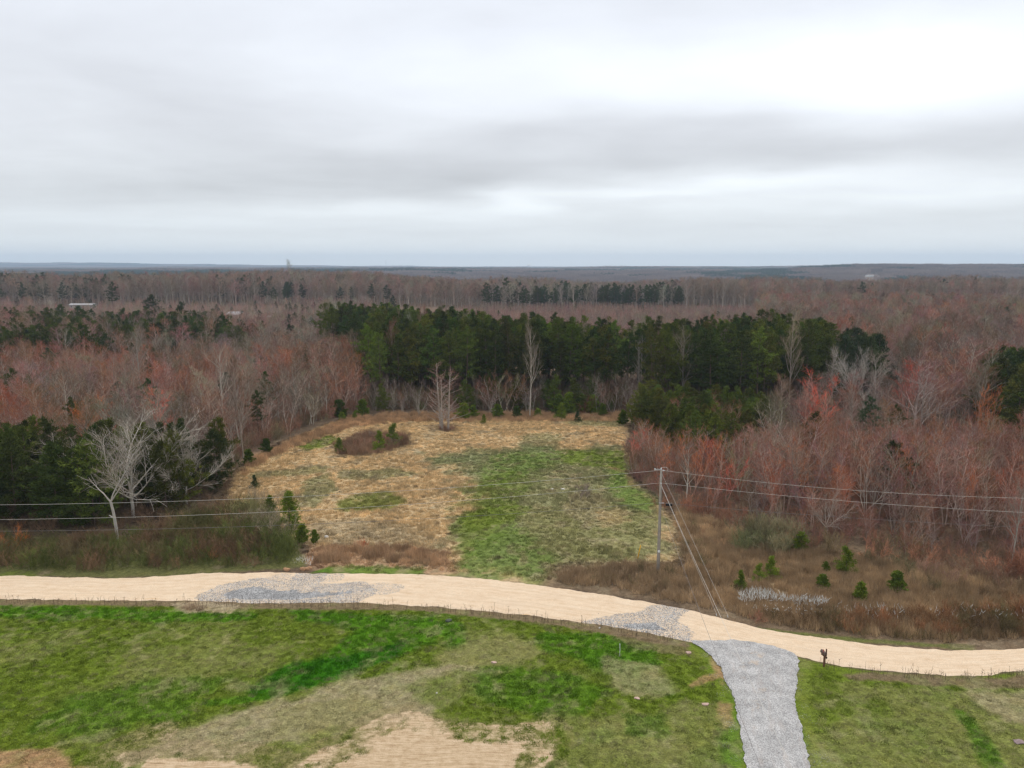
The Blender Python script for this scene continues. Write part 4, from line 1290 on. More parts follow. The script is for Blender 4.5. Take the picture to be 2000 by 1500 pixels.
# the front of each wood shows most: how deep inside its region a tree stands counts against it
size = np.where(vis, (vv - vt), 0)
indiv = np.zeros(len(trees), bool)
for pn, cnt in ((0, 270), (1, 280)):
    s = np.where(A[:, 3] == pn, size, 0)
    order = np.argsort(-s)[:cnt]
    indiv[order] = True
dref = {}
for i in np.where(indiv)[0]:
    reg = trees[i][6]
    a = dref.setdefault(reg, [1e9, -1e9])
    a[0], a[1] = min(a[0], A[i, 1]), max(a[1], A[i, 1])
for i in np.where(indiv)[0]:
    q = trees[i]
    a = dref[q[6]]
    lab = describe(q, ut[i], (q[1] - a[0]) / (a[1] - a[0] + 1e-6))
    plant("pine_tree" if q[7] else "bare_tree", q[3], q[0], q[1], q[2], q[5], lab, "pine tree" if q[7] else "bare tree",
          ("pines in " if q[7] else "bare trees in ") + PLACE[q[6]], wide=R.uniform(.85, 1.15) if q[7] else R.uniform(.6, .85) if q[6] in ('stand', 'fringe') else R.uniform(1.1, 1.5))
for pn, nm, keys, lab in ((0, "bare_woods", TALL + PALE + WHIP + PWHIP, "leafless brown and grey woods covering the land beyond the field"),
                          (1, "pine_woods", PINE + FULL, "rest of the dark green pines among the leafless woods")):
    ids = [i for i in range(len(trees)) if not indiv[i] and trees[i][7] == pn]
    q = A[ids]
    s = np.array([q_[2] / NATH[q_[3]] for q_ in (trees[i] for i in ids)])
    w = NR.uniform(.9, 1.25, len(ids)) * (1.22 if pn == 0 else 1.0)
    scatter(nm, keys, q[:, 0], q[:, 1], rotz(len(ids), .03), np.stack([s * w, s * w, s], 1), [keys.index(trees[i][3]) for i in ids],
            np.array([trees[i][5] for i in ids]), lab, "woods")
print("trees", len(trees), "individual", int(indiv.sum()))


# ------------------------------------------------------------------ far woods: patches of crowns
def wood_patch(seed, pine):
    nr = np.random.default_rng(seed)
    Vs, Fs, off = [], [], 0
    gx, gy = np.meshgrid(np.arange(-30, 30, 6.0), np.arange(-30, 30, 6.0))
    for x, y in zip(gx.ravel(), gy.ravel()):
        x, y = x + nr.uniform(-2.6, 2.6), y + nr.uniform(-2.6, 2.6)
        h = nr.uniform(13, 19) * (1 if not pine else .95)
        w = nr.uniform(2.6, 4.4)
        n = 110
        d = nr.normal(size=(n, 3))
        d /= np.linalg.norm(d, axis=1, keepdims=True)
        rr = nr.uniform(.55, 1.0, (n, 1))
        c = np.array([x, y, h * .66]) + d * rr * np.array([w, w, h * .36])
        if pine:
            q = nr.normal(size=(n, 3))
            ln, wd = 1.5, .5
        else:
            q = d * .7 + nr.normal(size=(n, 3)) * .4 + np.array([0, 0, .9])
            ln, wd = 3.0, .13
        q /= np.linalg.norm(q, axis=1, keepdims=True)
        a = np.cross(q, nr.normal(size=(n, 3)))
        a /= np.linalg.norm(a, axis=1, keepdims=True)
        Vs.append(np.stack([c - a * wd - q * ln * .5, c + a * wd - q * ln * .5, c + q * ln * .5], 1).reshape(-1, 3))
        Fs.append(np.arange(n * 3).reshape(-1, 3) + off)
        off += n * 3
    m = M_NEEDLE if pine else M_TWIG
    return mesh_np("wood_patch", np.concatenate(Vs), np.concatenate(Fs), [m])


FAR_CLEAR = []


def far_z(u, v, d):
    """ground height wanted at distance d for a foot seen at (u, v)"""
    q = ray(u, v)
    return CAMZ + q[2] / q[1] * d


def stand_off(u, v, d0=1500.0):
    d = np.arange(d0, 6000.0, 15.0)
    x = (u - 1000) / FPX * d
    return float(d[np.argmin(np.abs(terrain(x, d) - far_z(u, v, d)) + d * 1e-4)])


FARB = [(u, v, stand_off(u, v)) for u, v in ((1692, 541), (1112, 531.5), (1132, 531), (1176, 531.5), (1196, 531))]


def far_woods():
    pats = [wood_patch(500, False), wood_patch(501, False), wood_patch(502, False), wood_patch(510, True), wood_patch(511, True)]
    X1, Y1 = jgrid(-1950, 1950, 830, 2600, 46)
    X2, Y2 = jgrid(-6600, 6600, 2600, 9000, 110)
    X, Y = np.concatenate([X1, X2]), np.concatenate([Y1, Y2])
    s = np.concatenate([np.ones(len(X1)), np.full(len(X2), 2.3)])
    ok = np.abs(X) < .72 * Y + 60
    for (u, v, d) in FARB:
        bx = (u - 1000) / FPX * d
        k = np.abs(X - bx * Y / d) < 45 * d / 1900
        ok &= ~(k & (Y > d - 420) & (Y < d + 40))
    X, Y, s = X[ok], Y[ok], s[ok]
    pn = fbm(X, Y * .6, 330, 4, 91)
    pine = (pn > .17) | (NR.random(len(X)) < .04)
    idx = np.where(pine, NR.integers(3, 5, len(X)), NR.integers(0, 3, len(X)))
    tn = NR.random((len(X), 1))
    tint = np.where(pine[:, None], np.array([[.026, .050, .022]]) * (0.8 + .5 * tn), np.array([[.25, .175, .145]]) * tn + np.array([[.21, .16, .135]]) * (1 - tn))
    hs = NR.uniform(.85, 1.15, len(X))
    scatter("distant_forest", None, X, Y, rotz(len(X)), np.stack([s, s, hs], 1), idx, tint, "hazy brown and blue-green forest stretching to the horizon", "forest", meshes=pats)


far_woods()


# ------------------------------------------------------------------ undergrowth, brush, grass
def area(polyg, s, margin=0.0):
    lo, hi = polyg.min(0), polyg.max(0)
    X, Y = jgrid(lo[0], hi[0], lo[1], hi[1], s)
    ok = (sdist(polyg, X, Y, 5) > margin) & (np.abs(X) < .71 * Y + 8)
    ok &= (sdist(P_ROAD, X, Y, 3) + .35 * fbm(X, Y, 1.3, 3, 108) < -.12) & (sdist(P_DRIVE, X, Y, 3) < -.25)
    return X[ok], Y[ok]


def tuft(seed, size, n, h, w, lean=.35, blades=4):
    nr = np.random.default_rng(seed)
    P = nr.uniform(-size / 2, size / 2, (n, 2))
    P = np.repeat(P, blades, 0)
    P = P + nr.normal(0, .03, P.shape)
    m = len(P)
    hh = h * nr.uniform(.5, 1.25, m)
    a = nr.uniform(0, 6.283, m)
    W = w * nr.uniform(.6, 1.4, m)
    l = nr.normal(0, lean, (m, 2)) * hh[:, None]
    p0 = np.stack([P[:, 0] - np.cos(a) * W, P[:, 1] - np.sin(a) * W, np.full(m, -.03)], 1)
    p1 = np.stack([P[:, 0] + np.cos(a) * W, P[:, 1] + np.sin(a) * W, np.full(m, -.03)], 1)
    p2 = np.stack([P[:, 0] + l[:, 0], P[:, 1] + l[:, 1], hh], 1)
    return mesh_np("tufts", np.stack([p0, p1, p2], 1).reshape(-1, 3), np.arange(m * 3).reshape(-1, 3), [M_GRASS])


SHORT_G = [tuft(600 + i, .55, 44, .09, .016, .6) for i in range(4)]
MEAD_G = [tuft(610 + i, .75, 30, .30, .022, .4) for i in range(4)]
TALL_G = [tuft(620 + i, 1.2, 60, .85, .016, .20) for i in range(3)]

# lawn sward
X, Y = jgrid(-52, 50, 36, 64, .40)
ok = (sdist(LAWN, X, Y, 3) > .25) & (sdist(P_DRIVE, X, Y, 3) < -.15) & (sdist(P_ROAD, X, Y, 3) < -.12) & (np.abs(X) < .70 * Y + 3)
X, Y = X[ok], Y[ok]
c, b = ground_colour(X, Y)
keep = (b + .8 * fbm(X, Y, .8, 2, 95) < .05) & (NR.random(len(X)) < .92)
X, Y, c = X[keep], Y[keep], c[keep]
lush = np.clip((c[:, 1] - c[:, 0]) / .07, -.2, 1.2)
s = NR.uniform(.75, 1.1, len(X))
sz = s * (.65 + .75 * np.clip(lush, 0, 1)) * NR.uniform(.7, 1.3, len(X))
j = np.clip(NR.normal(1, .21, (len(X), 1)) * (1 + .25 * fbm(X, Y, .9, 2, 96)[:, None]), .35, 2)
straw = (NR.random((len(X), 1)) < .16 + .22 * (lush[:, None] < .5))
c = np.where(straw, np.array([[.36, .31, .17]]) * .5 + c * .5, c)
scatter("short_grass", None, X, Y, rotz(len(X), .05), np.stack([s, s, sz], 1), NR.integers(0, 4, len(X)), c * j * 1.3, "short green and straw-coloured grass of the foreground lawn", "grass", meshes=SHORT_G)

# meadow of the far field
X, Y = area(P_FIELD, .62, -.6)
c, b = ground_colour(X, Y)
lush = np.clip((c[:, 1] - c[:, 0]) / .06, 0, 1)
keep = NR.random(len(X)) < .95 - .15 * lush
X, Y, c, lush = X[keep], Y[keep], c[keep], lush[keep]
s = NR.uniform(.8, 1.15, len(X))
sz = (.85 - .5 * lush) * NR.uniform(.6, 1.3, len(X)) * np.clip(.7 + .9 * (fbm(X, Y, 5, 3, 97) + .3), .35, 1.5)
scatter("meadow_grass", None, X, Y, rotz(len(X), .06), np.stack([s, s, sz], 1), NR.integers(0, 4, len(X)), c * np.clip(NR.normal(1.28, .22, (len(X), 1)), .5, 2.0), "tan broomsedge and green meadow grass covering the far field", "grass", meshes=MEAD_G)

# tall dead grass: (polygon, spacing, height factor, tint)
VERGE = [(u, v) for u, v in ROAD_TOP if -300 <= u <= 2300]
TG = [([(u, v - 9) for u, v in VERGE] + [(u, v + 1) for u, v in VERGE[::-1]], .45, .42, (.21, .18, .085)),
      ([(600, 1114), (600, 1066), (700, 1062), (800, 1066), (890, 1078), (897, 1116), (820, 1112), (740, 1104), (640, 1104)], .8, .85, (.36, .235, .14)),
      ([(1062, 1143), (1080, 1108), (1200, 1098), (1300, 1100), (1340, 1090), (1420, 1205), (1340, 1186), (1200, 1160)], .85, .8, (.30, .21, .125)),
      ([(1300, 985), (1400, 1012), (1560, 1062), (1700, 1085), (2100, 1140), (2100, 1250), (1850, 1264), (1620, 1242), (1500, 1226), (1425, 1206), (1330, 1150), (1310, 1050)], .75, .85, (.31, .215, .125)),
      ([(445, 960), (470, 905), (560, 860), (690, 806), (800, 806), (1230, 806), (1225, 826), (800, 826), (700, 835), (560, 885), (480, 935)], 1.0, .9, (.36, .23, .13)),
      ([(640, 872), (700, 846), (800, 846), (808, 870), (730, 894), (655, 892)], 1.0, 1.2, (.26, .16, .10)),
      ([(1640, 1310), (1760, 1318), (1900, 1328), (2100, 1312), (2100, 1340), (1960, 1346), (1800, 1336), (1660, 1326)], .55, .55, (.24, .165, .11)),
      ([(1180, 1230), (1290, 1250), (1350, 1266), (1345, 1282), (1290, 1276), (1180, 1244)], .5, .5, (.22, .17, .12)),
      ([(-300, 1169), (400, 1173), (500, 1179), (825, 1184), (1190, 1224), (1190, 1236), (825, 1194), (500, 1190), (200, 1184), (-300, 1180)], .6, .45, (.22, .16, .10)),
      ([(325, 1180), (400, 1176), (470, 1184), (450, 1200), (360, 1200)], .5, .5, (.30, .21, .14)),
      ([(840, 840), (865, 832), (895, 838), (880, 848)], .8, .9, (.22, .13, .09))]
xs, ys, ss, ts = [], [], [], []
for p, sp, hf, t in TG:
    X, Y = area(poly(p), sp)
    ok = (fbm(X, Y, 4, 3, 98) > -.55) & (sdist(poly(p), X, Y, 6) + 1.6 * fbm(X, Y, 2.5, 3, 107) > (.35 if hf > .6 else -9))
    X, Y = X[ok], Y[ok]
    s = NR.uniform(.7, 1.1, len(X))
    k = fbm(X, Y, 6, 3, 99)
    sz = hf * NR.uniform(.6, 1.25, len(X)) * (1 + .35 * k)
    t = np.array([t]) * NR.normal(1.35, .2, (len(X), 1)) * (1 + .35 * fbm(X, Y, 7, 3, 101))[:, None]
    xs.append(X), ys.append(Y), ss.append(np.stack([s, s, sz], 1)), ts.append(t)
X, Y = np.concatenate(xs), np.concatenate(ys)
scatter("tall_grass", None, X, Y, rotz(len(X), .07), np.concatenate(ss), NR.integers(0, 3, len(X)), np.concatenate(ts), "tall dead brown and reddish grass along the road banks and field edges", "tall grass", meshes=TALL_G)

# brush: (polygon, spacing, h range, tints)
BR = [([(1228, 900), (1250, 950), (1300, 982), (1400, 1008), (1560, 1062), (1700, 1076), (2000, 1122), (2300, 1155), (2300, 1175), (2000, 1142), (1700, 1094), (1560, 1080), (1400, 1026), (1290, 1000), (1235, 960), (1220, 910)], 1.15, 1.3, 3.0,
       [(.27, .13, .08), (.22, .14, .09), (.30, .15, .09), (.17, .13, .07)]),
      ([(-300, 1121), (60, 1121), (250, 1126), (380, 1116), (520, 1113), (590, 1106), (600, 1075), (560, 1050), (520, 1000), (450, 985), (400, 1012), (240, 1048), (-300, 1056)], 1.05, 1.4, 2.8,
       [(.12, .095, .048), (.085, .10, .028), (.15, .095, .055), (.09, .085, .033)]),
      ([(440, 1030), (470, 975), (545, 990), (575, 1050), (520, 1070)], 1.2, 2.0, 3.2, [(.19, .175, .095), (.24, .20, .14), (.17, .16, .07)]),
      ([(1445, 1210), (1470, 1196), (1620, 1200), (1750, 1190), (2000, 1185), (2300, 1180), (2300, 1250), (2000, 1262), (1850, 1266), (1700, 1256), (1560, 1238)], .95, 1.1, 2.0,
       [(.16, .09, .045), (.20, .10, .05), (.10, .08, .038), (.13, .085, .045)]),
      ([(1300, 1050), (1330, 1000), (1420, 1020), (1430, 1090), (1380, 1150), (1320, 1100)], 1.9, .8, 1.6, [(.20, .125, .075), (.28, .17, .10), (.16, .14, .07)]),
      ([(1580, 1066), (1700, 1085), (2300, 1160), (2300, 1180), (1850, 1150), (1700, 1110)], 1.6, .9, 2.0, [(.20, .125, .085), (.24, .15, .11), (.15, .13, .07)]),
      ([(1750, 1130), (2300, 1160), (2300, 1190), (1800, 1175)], 1.9, .8, 1.5, [(.22, .15, .09), (.16, .14, .07)]),
      ([(1420, 1075), (1440, 1035), (1560, 1050), (1580, 1080), (1520, 1098)], 1.1, 2.2, 3.4, [(.14, .15, .07), (.18, .16, .09), (.16, .14, .08)]),
      ([(1070, 1140), (1100, 1116), (1230, 1108), (1320, 1108), (1400, 1185), (1330, 1182), (1200, 1156)], 1.9, .6, 1.3, [(.22, .14, .085), (.16, .13, .07), (.26, .19, .12)]),
      ([(650, 880), (700, 852), (800, 852), (800, 868), (720, 888)], 1.5, 1.1, 2.3, [(.26, .20, .15), (.27, .15, .10), (.20, .15, .10), (.30, .24, .19)]),
      ([(460, 925), (500, 880), (600, 838), (700, 800), (640, 790), (470, 870), (430, 920)], 1.7, 1.5, 2.8, [(.22, .12, .08), (.17, .14, .08), (.26, .15, .10)]),
      ([(1110, 960), (1130, 945), (1165, 950), (1160, 975), (1120, 972)], 1.6, 1.0, 1.5, [(.23, .18, .145)])]
xs, ys, ss, ts, ii = [], [], [], [], []
for p, sp, h0, h1, tl in BR:
    X, Y = area(poly(p), sp)
    k = np.clip(.5 + .8 * fbm(X, Y, 7, 3, 103), 0, 1)
    h = (h0 + (h1 - h0) * k) * NR.uniform(.75, 1.15, len(X)) / 2.0
    # lower towards the road
    e = -sdist(P_ROAD, X, Y, 4)
    h = h * (.6 + .4 * sstep(e, .3, 2.5))
    tl = np.array(tl)
    ci_ = np.clip(((.5 + .9 * fbm(X, Y, 5, 3, 104)) * len(tl)).astype(int), 0, len(tl) - 1)
    w = NR.uniform(.9, 1.3, len(X))
    xs.append(X), ys.append(Y), ss.append(np.stack([h * w, h * w, h], 1)), ts.append(tl[ci_] * NR.uniform(1.0, 1.8, (len(X), 1)))
X, Y = np.concatenate(xs), np.concatenate(ys)
scatter("roadside_brush", SHRUB, X, Y, rotz(len(X), .1), np.concatenate(ss), NR.integers(0, 4, len(X)), np.concatenate(ts), "dense brown and olive leafless brush between the road and the trees", "brush")

# undergrowth beneath the trees
xs, ys, ts, hs = [], [], [], []
for reg, sp, tl, h in (('thicket', 1.6, [(.26, .13, .085), (.20, .13, .085), (.22, .12, .10)], 1.7), ('leftwood', 2.6, [(.22, .12, .08), (.2, .14, .10), (.26, .14, .10)], 2.4),
                       ('nearpine', 1.8, [(.12, .10, .05), (.17, .11, .07)], 1.8), ('stand', 2.0, [(.20, .12, .08), (.17, .13, .09), (.10, .12, .04)], 3.2), ('rightwood', 4.6, [(.2, .14, .11), (.22, .15, .12)], 3.2)):
    P = REG[reg]
    lo, hi = P.min(0), P.max(0)
    hi[1] = min(hi[1], 300)
    X, Y = jgrid(lo[0], hi[0], lo[1], hi[1], sp)
    ok = inside(P, X, Y) & (np.abs(X) < .71 * Y + 8)
    X, Y = X[ok], Y[ok]
    tl = np.array(tl)
    xs.append(X), ys.append(Y), ts.append(tl[NR.integers(0, len(tl), len(X))]), hs.append(h * NR.uniform(.5, 1.3, len(X)) / 2.0)
X, Y, h = np.concatenate(xs), np.concatenate(ys), np.concatenate(hs)
w = NR.uniform(.9, 1.3, len(X))
scatter("undergrowth", SHRUB, X, Y, rotz(len(X), .1), np.stack([h * w, h * w, h], 1), NR.integers(0, 4, len(X)), np.concatenate(ts) * NR.uniform(1.0, 1.6, (len(X), 1)), "brown undergrowth filling the floor of the woods", "undergrowth")

# the white-plumed weeds on the bank
PL = Acc()
nr = random.Random(5)
for p, n, h in (([(1440, 1176), (1470, 1168), (1500, 1172), (1540, 1184), (1530, 1190), (1490, 1186), (1445, 1190)], 330, .4), ([(1525, 1184), (1560, 1184), (1618, 1186), (1616, 1194), (1560, 1196)], 200, .35), ([(1450, 1195), (1560, 1200), (1640, 1215), (1500, 1210)], 60, .12), ([(1620, 1196), (1780, 1200), (1760, 1225), (1640, 1215)], 60, .35), ([(1800, 1200), (2000, 1205), (2000, 1225), (1800, 1220)], 50, .35),
                ([(572, 1112), (586, 1108), (612, 1108), (612, 1116)], 40, .4)):
    P = poly(p)
    lo, hi = P.min(0), P.max(0)
    k = 0
    while k < n:
        x, y = nr.uniform(lo[0], hi[0]), nr.uniform(lo[1], hi[1])
        if not inside(P, np.array([x]), np.array([y]))[0]:
            continue
        k += 1
        z0 = nr.uniform(.55, 1.0)
        dx, dy = nr.gauss(0, .12), nr.gauss(0, .12)
        PL.tube((x, y, z0), (x + dx, y + dy, z0 + h * nr.uniform(.3, 1.2)), .02, .006, 3)
        z0 = nr.uniform(.8, 1.5)
V, F = PL.arrays(np.random.default_rng(1))
m = plain("white_seed_plumes", (.66, .65, .60), .9, .2, 8)
tag(link("seed_plumes", mesh_np("seed_plumes", V, F, [m])), "white fluffy seed plumes of the weeds on the bank above the road", "weeds", kind='stuff')

# thin weed stalks along the lower road edge
WS = Acc()
for i in range(420):
    u = nr.uniform(-20, 1320) if nr.random() < .75 else nr.uniform(1600, 2000)
    L = ROAD_BOT
    v = np.interp(u, [q[0] for q in L], [q[1] for q in L]) + nr.uniform(2, 9)
    x, y = G(u, v)
    h = nr.uniform(.3, .95) if nr.random() < .5 else nr.uniform(.2, .45)
    e = (x + nr.gauss(0, .1) * h, y + nr.gauss(0, .1), h)
    WS.tube((x, y, -.05), e, .012, .006, 3)
    for _ in range(5):
        f = nr.uniform(.4, 1)
        s = (x + (e[0] - x) * f, y + (e[1] - y) * f, h * f)
        WS.twig(s, (s[0] + nr.gauss(0, .12), s[1] + nr.gauss(0, .12), s[2] + nr.uniform(.05, .2)), .01)
V, F = WS.arrays(np.random.default_rng(2))
tag(link("weed_stalks", mesh_np("weed_stalks", V, F, [plain("dry_stalk", (.13, .085, .055), .9)])), "thin dry weed stalks along the lower edge of the dirt road", "weeds", kind='stuff')

# loose stones of the spilled gravel and the driveway edges
SM = []
for i in range(3):
    nr2 = np.random.default_rng(700 + i)
    n = 26
    Vs, Fs = [], []
    base = np.array([[1, 0, 0], [-1, 0, 0], [0, 1, 0], [0, -1, 0], [0, 0, 1], [0, 0, -1]], float)
    tri = np.array([[0, 2, 4], [2, 1, 4], [1, 3, 4], [3, 0, 4], [2, 0, 5], [1, 2, 5], [3, 1, 5], [0, 3, 5]])
    for k in range(n):
        s = nr2.uniform(.010, .024)
        v = base * s * nr2.uniform(.6, 1.2, (6, 3)) + np.array([*nr2.uniform(-.3, .3, 2), s * .3])
        Vs.append(v)
        Fs.append(tri + 6 * k)
    m, T = mat("loose_stone")
    at_ = T.n('ShaderNodeAttribute', attribute_type='INSTANCER', attribute_name='tint')
    tc = T.n('ShaderNodeTexCoord')
    wn = T.noise(tc.outputs['Object'], 9, 1, .5)
    finish(T, T.vm('SCALE', at_.outputs['Color'], scale=T.smooth(wn, .3, .7, .5, 1.6)), .9)
    SM.append(mesh_np("stones", np.concatenate(Vs), np.concatenate(Fs), [m]))
xs, ys, zs = [], [], []
for Q, w in GRAVEL_ROAD:
    lo, hi = Q.min(0) - .5, Q.max(0) + .5
    X, Y = jgrid(lo[0], hi[0], lo[1], hi[1], .42)
    k = (w > .3) & (sdist(Q, X, Y, 2) + NR.normal(0, .35, len(X)) > .1) & (NR.random(len(X)) < .7) & (sdist(P_ROAD, X, Y, 2) > .35)
    xs.append(X[k]), ys.append(Y[k]), zs.append(np.full(k.sum(), .07))
lo, hi = P_DRIVE.min(0) - 1, P_DRIVE.max(0) + 1
X, Y = jgrid(lo[0], hi[0], lo[1], hi[1], .4)
d = sdist(P_DRIVE, X, Y, 2) + NR.normal(0, .15, len(X))
k = (d > .12) & (d < .4) & (NR.random(len(X)) < .6) & (sdist(P_ROAD, X, Y, 2) < 0)
xs.append(X[k]), ys.append(Y[k]), zs.append(np.where(d[k] > 0, .10, .02))
X, Y, Z = np.concatenate(xs), np.concatenate(ys), np.concatenate(zs)
scatter("gravel", None, X, Y, rotz(len(X)), np.ones((len(X), 3)), NR.integers(0, 3, len(X)), np.array([[.29, .28, .275]]) * NR.uniform(.6, 1.5, (len(X), 1)), "loose grey gravel stones on the road and along the driveway edges", "gravel", z=Z, meshes=SM)


# ------------------------------------------------------------------ small conifers and shrubs one can count
SAP = [
    (487, 908, 2.6, 'cedar', 'mid', "dark green cedar bush at the field's left edge"),
    (566, 1035, 3.9, 'sap', 'light', "tall bright green young pine beside the left brush, biggest of the field"),
    (528, 1012, 2.4, 'sap', 'mid', "slim young pine left of the tall bright green one"),
    (497, 955, 1.6, 'sap', 'blue', "small bluish pine seedling standing in the tan grass at left"),
    (590, 1058, 2.2, 'cedar', 'light', "low bright green bush at the foot of the tall young pine"),
    (615, 1060, 1.6, 'cedar', 'mid', "low green bush right of the tall young pine's foot"),
    (742, 882, 3.0, 'sap', 'light', "bright green young pine in the reddish brush patch, front one"),
    (768, 870, 3.2, 'sap', 'mid', "darker young pine in the reddish brush patch, rear right one"),
    (663, 885, 2.2, 'sap', 'mid', "young pine at the left end of the reddish brush patch"),
    (708, 812, 3.6, 'cedar', 'mid', "round dark cedar at the field's top left corner"),
    (662, 812, 3.6, 'cedar', 'dark', "dark bush left of the round dark cedar at the field corner"),
    (668, 820, 1.8, 'cedar', 'light', "small yellow-green shrub at the field's top left corner"),
    (693, 818, 1.6, 'cedar', 'light', "small bright shrub beside the round dark cedar"),
    (905, 818, 3.4, 'cedar', 'light', "light green bush right of the lone field tree"),
    (925, 816, 2.8, 'cedar', 'mid', "green bush, second right of the lone field tree"),
    (972, 816, 3.0, 'cedar', 'mid', "dark green bush under the pine stand left of centre"),
    (1010, 816, 2.6, 'cedar', 'dark', "low dark bush under the pine stand at centre"),
    (945, 827, 1.6, 'sap', 'light', "tiny bright pine seedling in the tan grass before the stand"),
    (1050, 815, 2.0, 'cedar', 'light', "small light green bush at the top middle of the field"),
    (1092, 812, 4.6, 'cedar', 'mid', "leftmost of the bright green rounded bushes before the stand"),
    (1112, 808, 4.8, 'cedar', 'light', "second of the bright green rounded bushes before the stand"),
    (1135, 808, 4.4, 'cedar', 'mid', "third of the bright green rounded bushes before the stand"),
    (1156, 808, 4.2, 'cedar', 'light', "rightmost of the bright green rounded bushes before the stand"),
    (1096, 820, 2.9, 'sap', 'light', "bright young pine in front of the rounded green bushes"),
    (1176, 812, 2.8, 'cedar', 'mid', "bush standing alone right of the rounded green bushes"),
    (1128, 824, 1.9, 'sap', 'blue', "grey-green pine seedling at the field's far end"),
    (1216, 828, 3.0, 'cedar', 'mid', "dark cedar bush at the field's upper right corner"),
    (1445, 1152, 1.7, 'sap', 'mid', "small pine left of the white-plumed weeds"),
    (1482, 1132, 1.5, 'sap', 'light', "pale green pine seedling above the white-plumed weeds"),
    (1505, 1126, 1.9, 'sap', 'light', "bright green young pine above the white-plumed weeds"),
    (1606, 1152, 1.7, 'cedar', 'mid', "upright dark green cedar right of the white-plumed weeds"),
    (1613, 1118, 1.3, 'cedar', 'mid', "tiny green bush uphill of the upright cedar"),
    (1652, 1122, 2.5, 'sap', 'light', "narrow light green young pine before the bare thicket"),
    (1680, 1175, 2.0, 'cedar', 'light', "pale green spreading bush between the two dark cedars"),
    (1752, 1157, 2.25, 'cedar', 'mid', "round bright green cedar on the right bank"),
    (1562, 1075, 2.3, 'cedar', 'light', "yellow-green shrub at the foot of the right thicket"),
    (520, 885, 2.6, 'cedar', 'dark', "dark low bush in the reddish brush left of the field"),
]
for (u, v, h, form, t, lab) in SAP:
    x, y = G(u, v)
    key = R.choice(SAPL if form == 'sap' else CEDAR)
    c = [q * w_ for q, w_ in zip(PT[t], (1.35, 1.55, 1.15))]
    h *= 1.15 if form == 'sap' else .92
    plant("young_pine" if form == 'sap' else "evergreen_shrub", key, x, y, h, c, lab, "young pine" if form == 'sap' else "shrub",
          "young pines around the field and bank" if form == 'sap' else "evergreen bushes around the field and bank", wide=1.15 if form == 'sap' else R.uniform(1.0, 1.4))
for (u, v, h, t, lab) in [
    (415, 1090, 1.7, (.46, .22, .10), "tan-orange leafy shrub in the brush left of centre"),
    (12, 1075, 2.8, (.46, .16, .05), "orange-leaved shrub at the left edge by the road"),
    (25, 985, 3.0, (.40, .13, .06), "rusty-leaved sapling low in the near left pines"),
    (711, 1070, 1.0, (.50, .12, .06), "small red-orange leafy shrub behind the reddish roadside grass"),
    (1138, 972, 2.2, (.24, .19, .16), "round grey leafless bush in the middle of the field"),
    (1145, 808, 4.0, (.26, .11, .07), "rust-brown leafless shrub below the pine stand"),
    (1480, 1215, 1.2, (.36, .18, .12), "reddish drooping grass mound at the road edge by the white plumes")]:
    x, y = G(u, v)
    plant("leafy_shrub", R.choice(SHRUB), x, y, h, t, lab, "shrub", "coloured shrubs in the brush", wide=1.3)


# ------------------------------------------------------------------ solid builders for the man-made things
class MB:
    def __init__(self):
        self.V, self.F = [], []

    def box(self, c, s, rz=0.0, taper=1.0):
        o = len(self.V)
        for dz in (-.5, .5):
            k = taper if dz > 0 else 1.0
            for dx, dy in ((-.5, -.5), (.5, -.5), (.5, .5), (-.5, .5)):
                x, y = dx * s[0] * k, dy * s[1] * k
                self.V.append((c[0] + x * math.cos(rz) - y * math.sin(rz), c[1] + x * math.sin(rz) + y * math.cos(rz), c[2] + dz * s[2]))
        self.F += [tuple(o + i for i in f) for f in ((3, 2, 1, 0), (4, 5, 6, 7), (0, 1, 5, 4), (1, 2, 6, 5), (2, 3, 7, 6), (3, 0, 4, 7))]
        return self

    def tube(self, pts, r, k=8, cap=True):
        """round tube along points; r one radius or a list"""
        rs = r if isinstance(r, (list, tuple)) else [r] * len(pts)
        pts = [np.array(p, float) for p in pts]
        o = len(self.V)
        for i, p in enumerate(pts):
            d = pts[min(i + 1, len(pts) - 1)] - pts[max(i - 1, 0)]
            d = d / (np.linalg.norm(d) + 1e-9)
            ref = np.array([1.0, 0, 0]) if abs(d[2]) > .9 else np.array([0, 0, 1.0])
            a = np.cross(d, ref)
            a /= np.linalg.norm(a)
            b = np.cross(d, a)
            for j in range(k):
                t = 2 * math.pi * j / k
                self.V.append(tuple(p + (a * math.cos(t) + b * math.sin(t)) * rs[i]))
        for i in range(len(pts) - 1):
            for j in range(k):
                q = (j + 1) % k
                self.F.append((o + i * k + j, o + i * k + q, o + (i + 1) * k + q, o + (i + 1) * k + j))
        if cap:
            self.F.append(tuple(o + j for j in range(k))[::-1])
            self.F.append(tuple(o + (len(pts) - 1) * k + j for j in range(k)))
        return self

    def prism(self, prof, axis_len, c, rz=0.0):
        """profile [(x, z)] extruded along local y"""
        o, n = len(self.V), len(prof)
        for sy in (-.5, .5):
            for (x, z) in prof:
                y = sy * axis_len
                self.V.append((c[0] + x * math.cos(rz) - y * math.sin(rz), c[1] + x * math.sin(rz) + y * math.cos(rz), c[2] + z))
        for i in range(n):
            j = (i + 1) % n
            self.F.append((o + i, o + j, o + n + j, o + n + i))
        self.F.append(tuple(o + i for i in range(n))[::-1])
        self.F.append(tuple(o + n + i for i in range(n)))
        return self

    def build(self, name, m, parent=None, bevel=0.0, smooth=False):
        me = bpy.data.meshes.new(name)
        me.from_pydata(self.V, [], self.F)
        me.materials.append(m)
        if smooth:
            me.polygons.foreach_set('use_smooth', [True] * len(me.polygons))
        me.update()
        o = link(name, me, parent)
        if bevel:
            b = o.modifiers.new("bevel", 'BEVEL')
            b.width, b.segments = bevel, 2
        return o


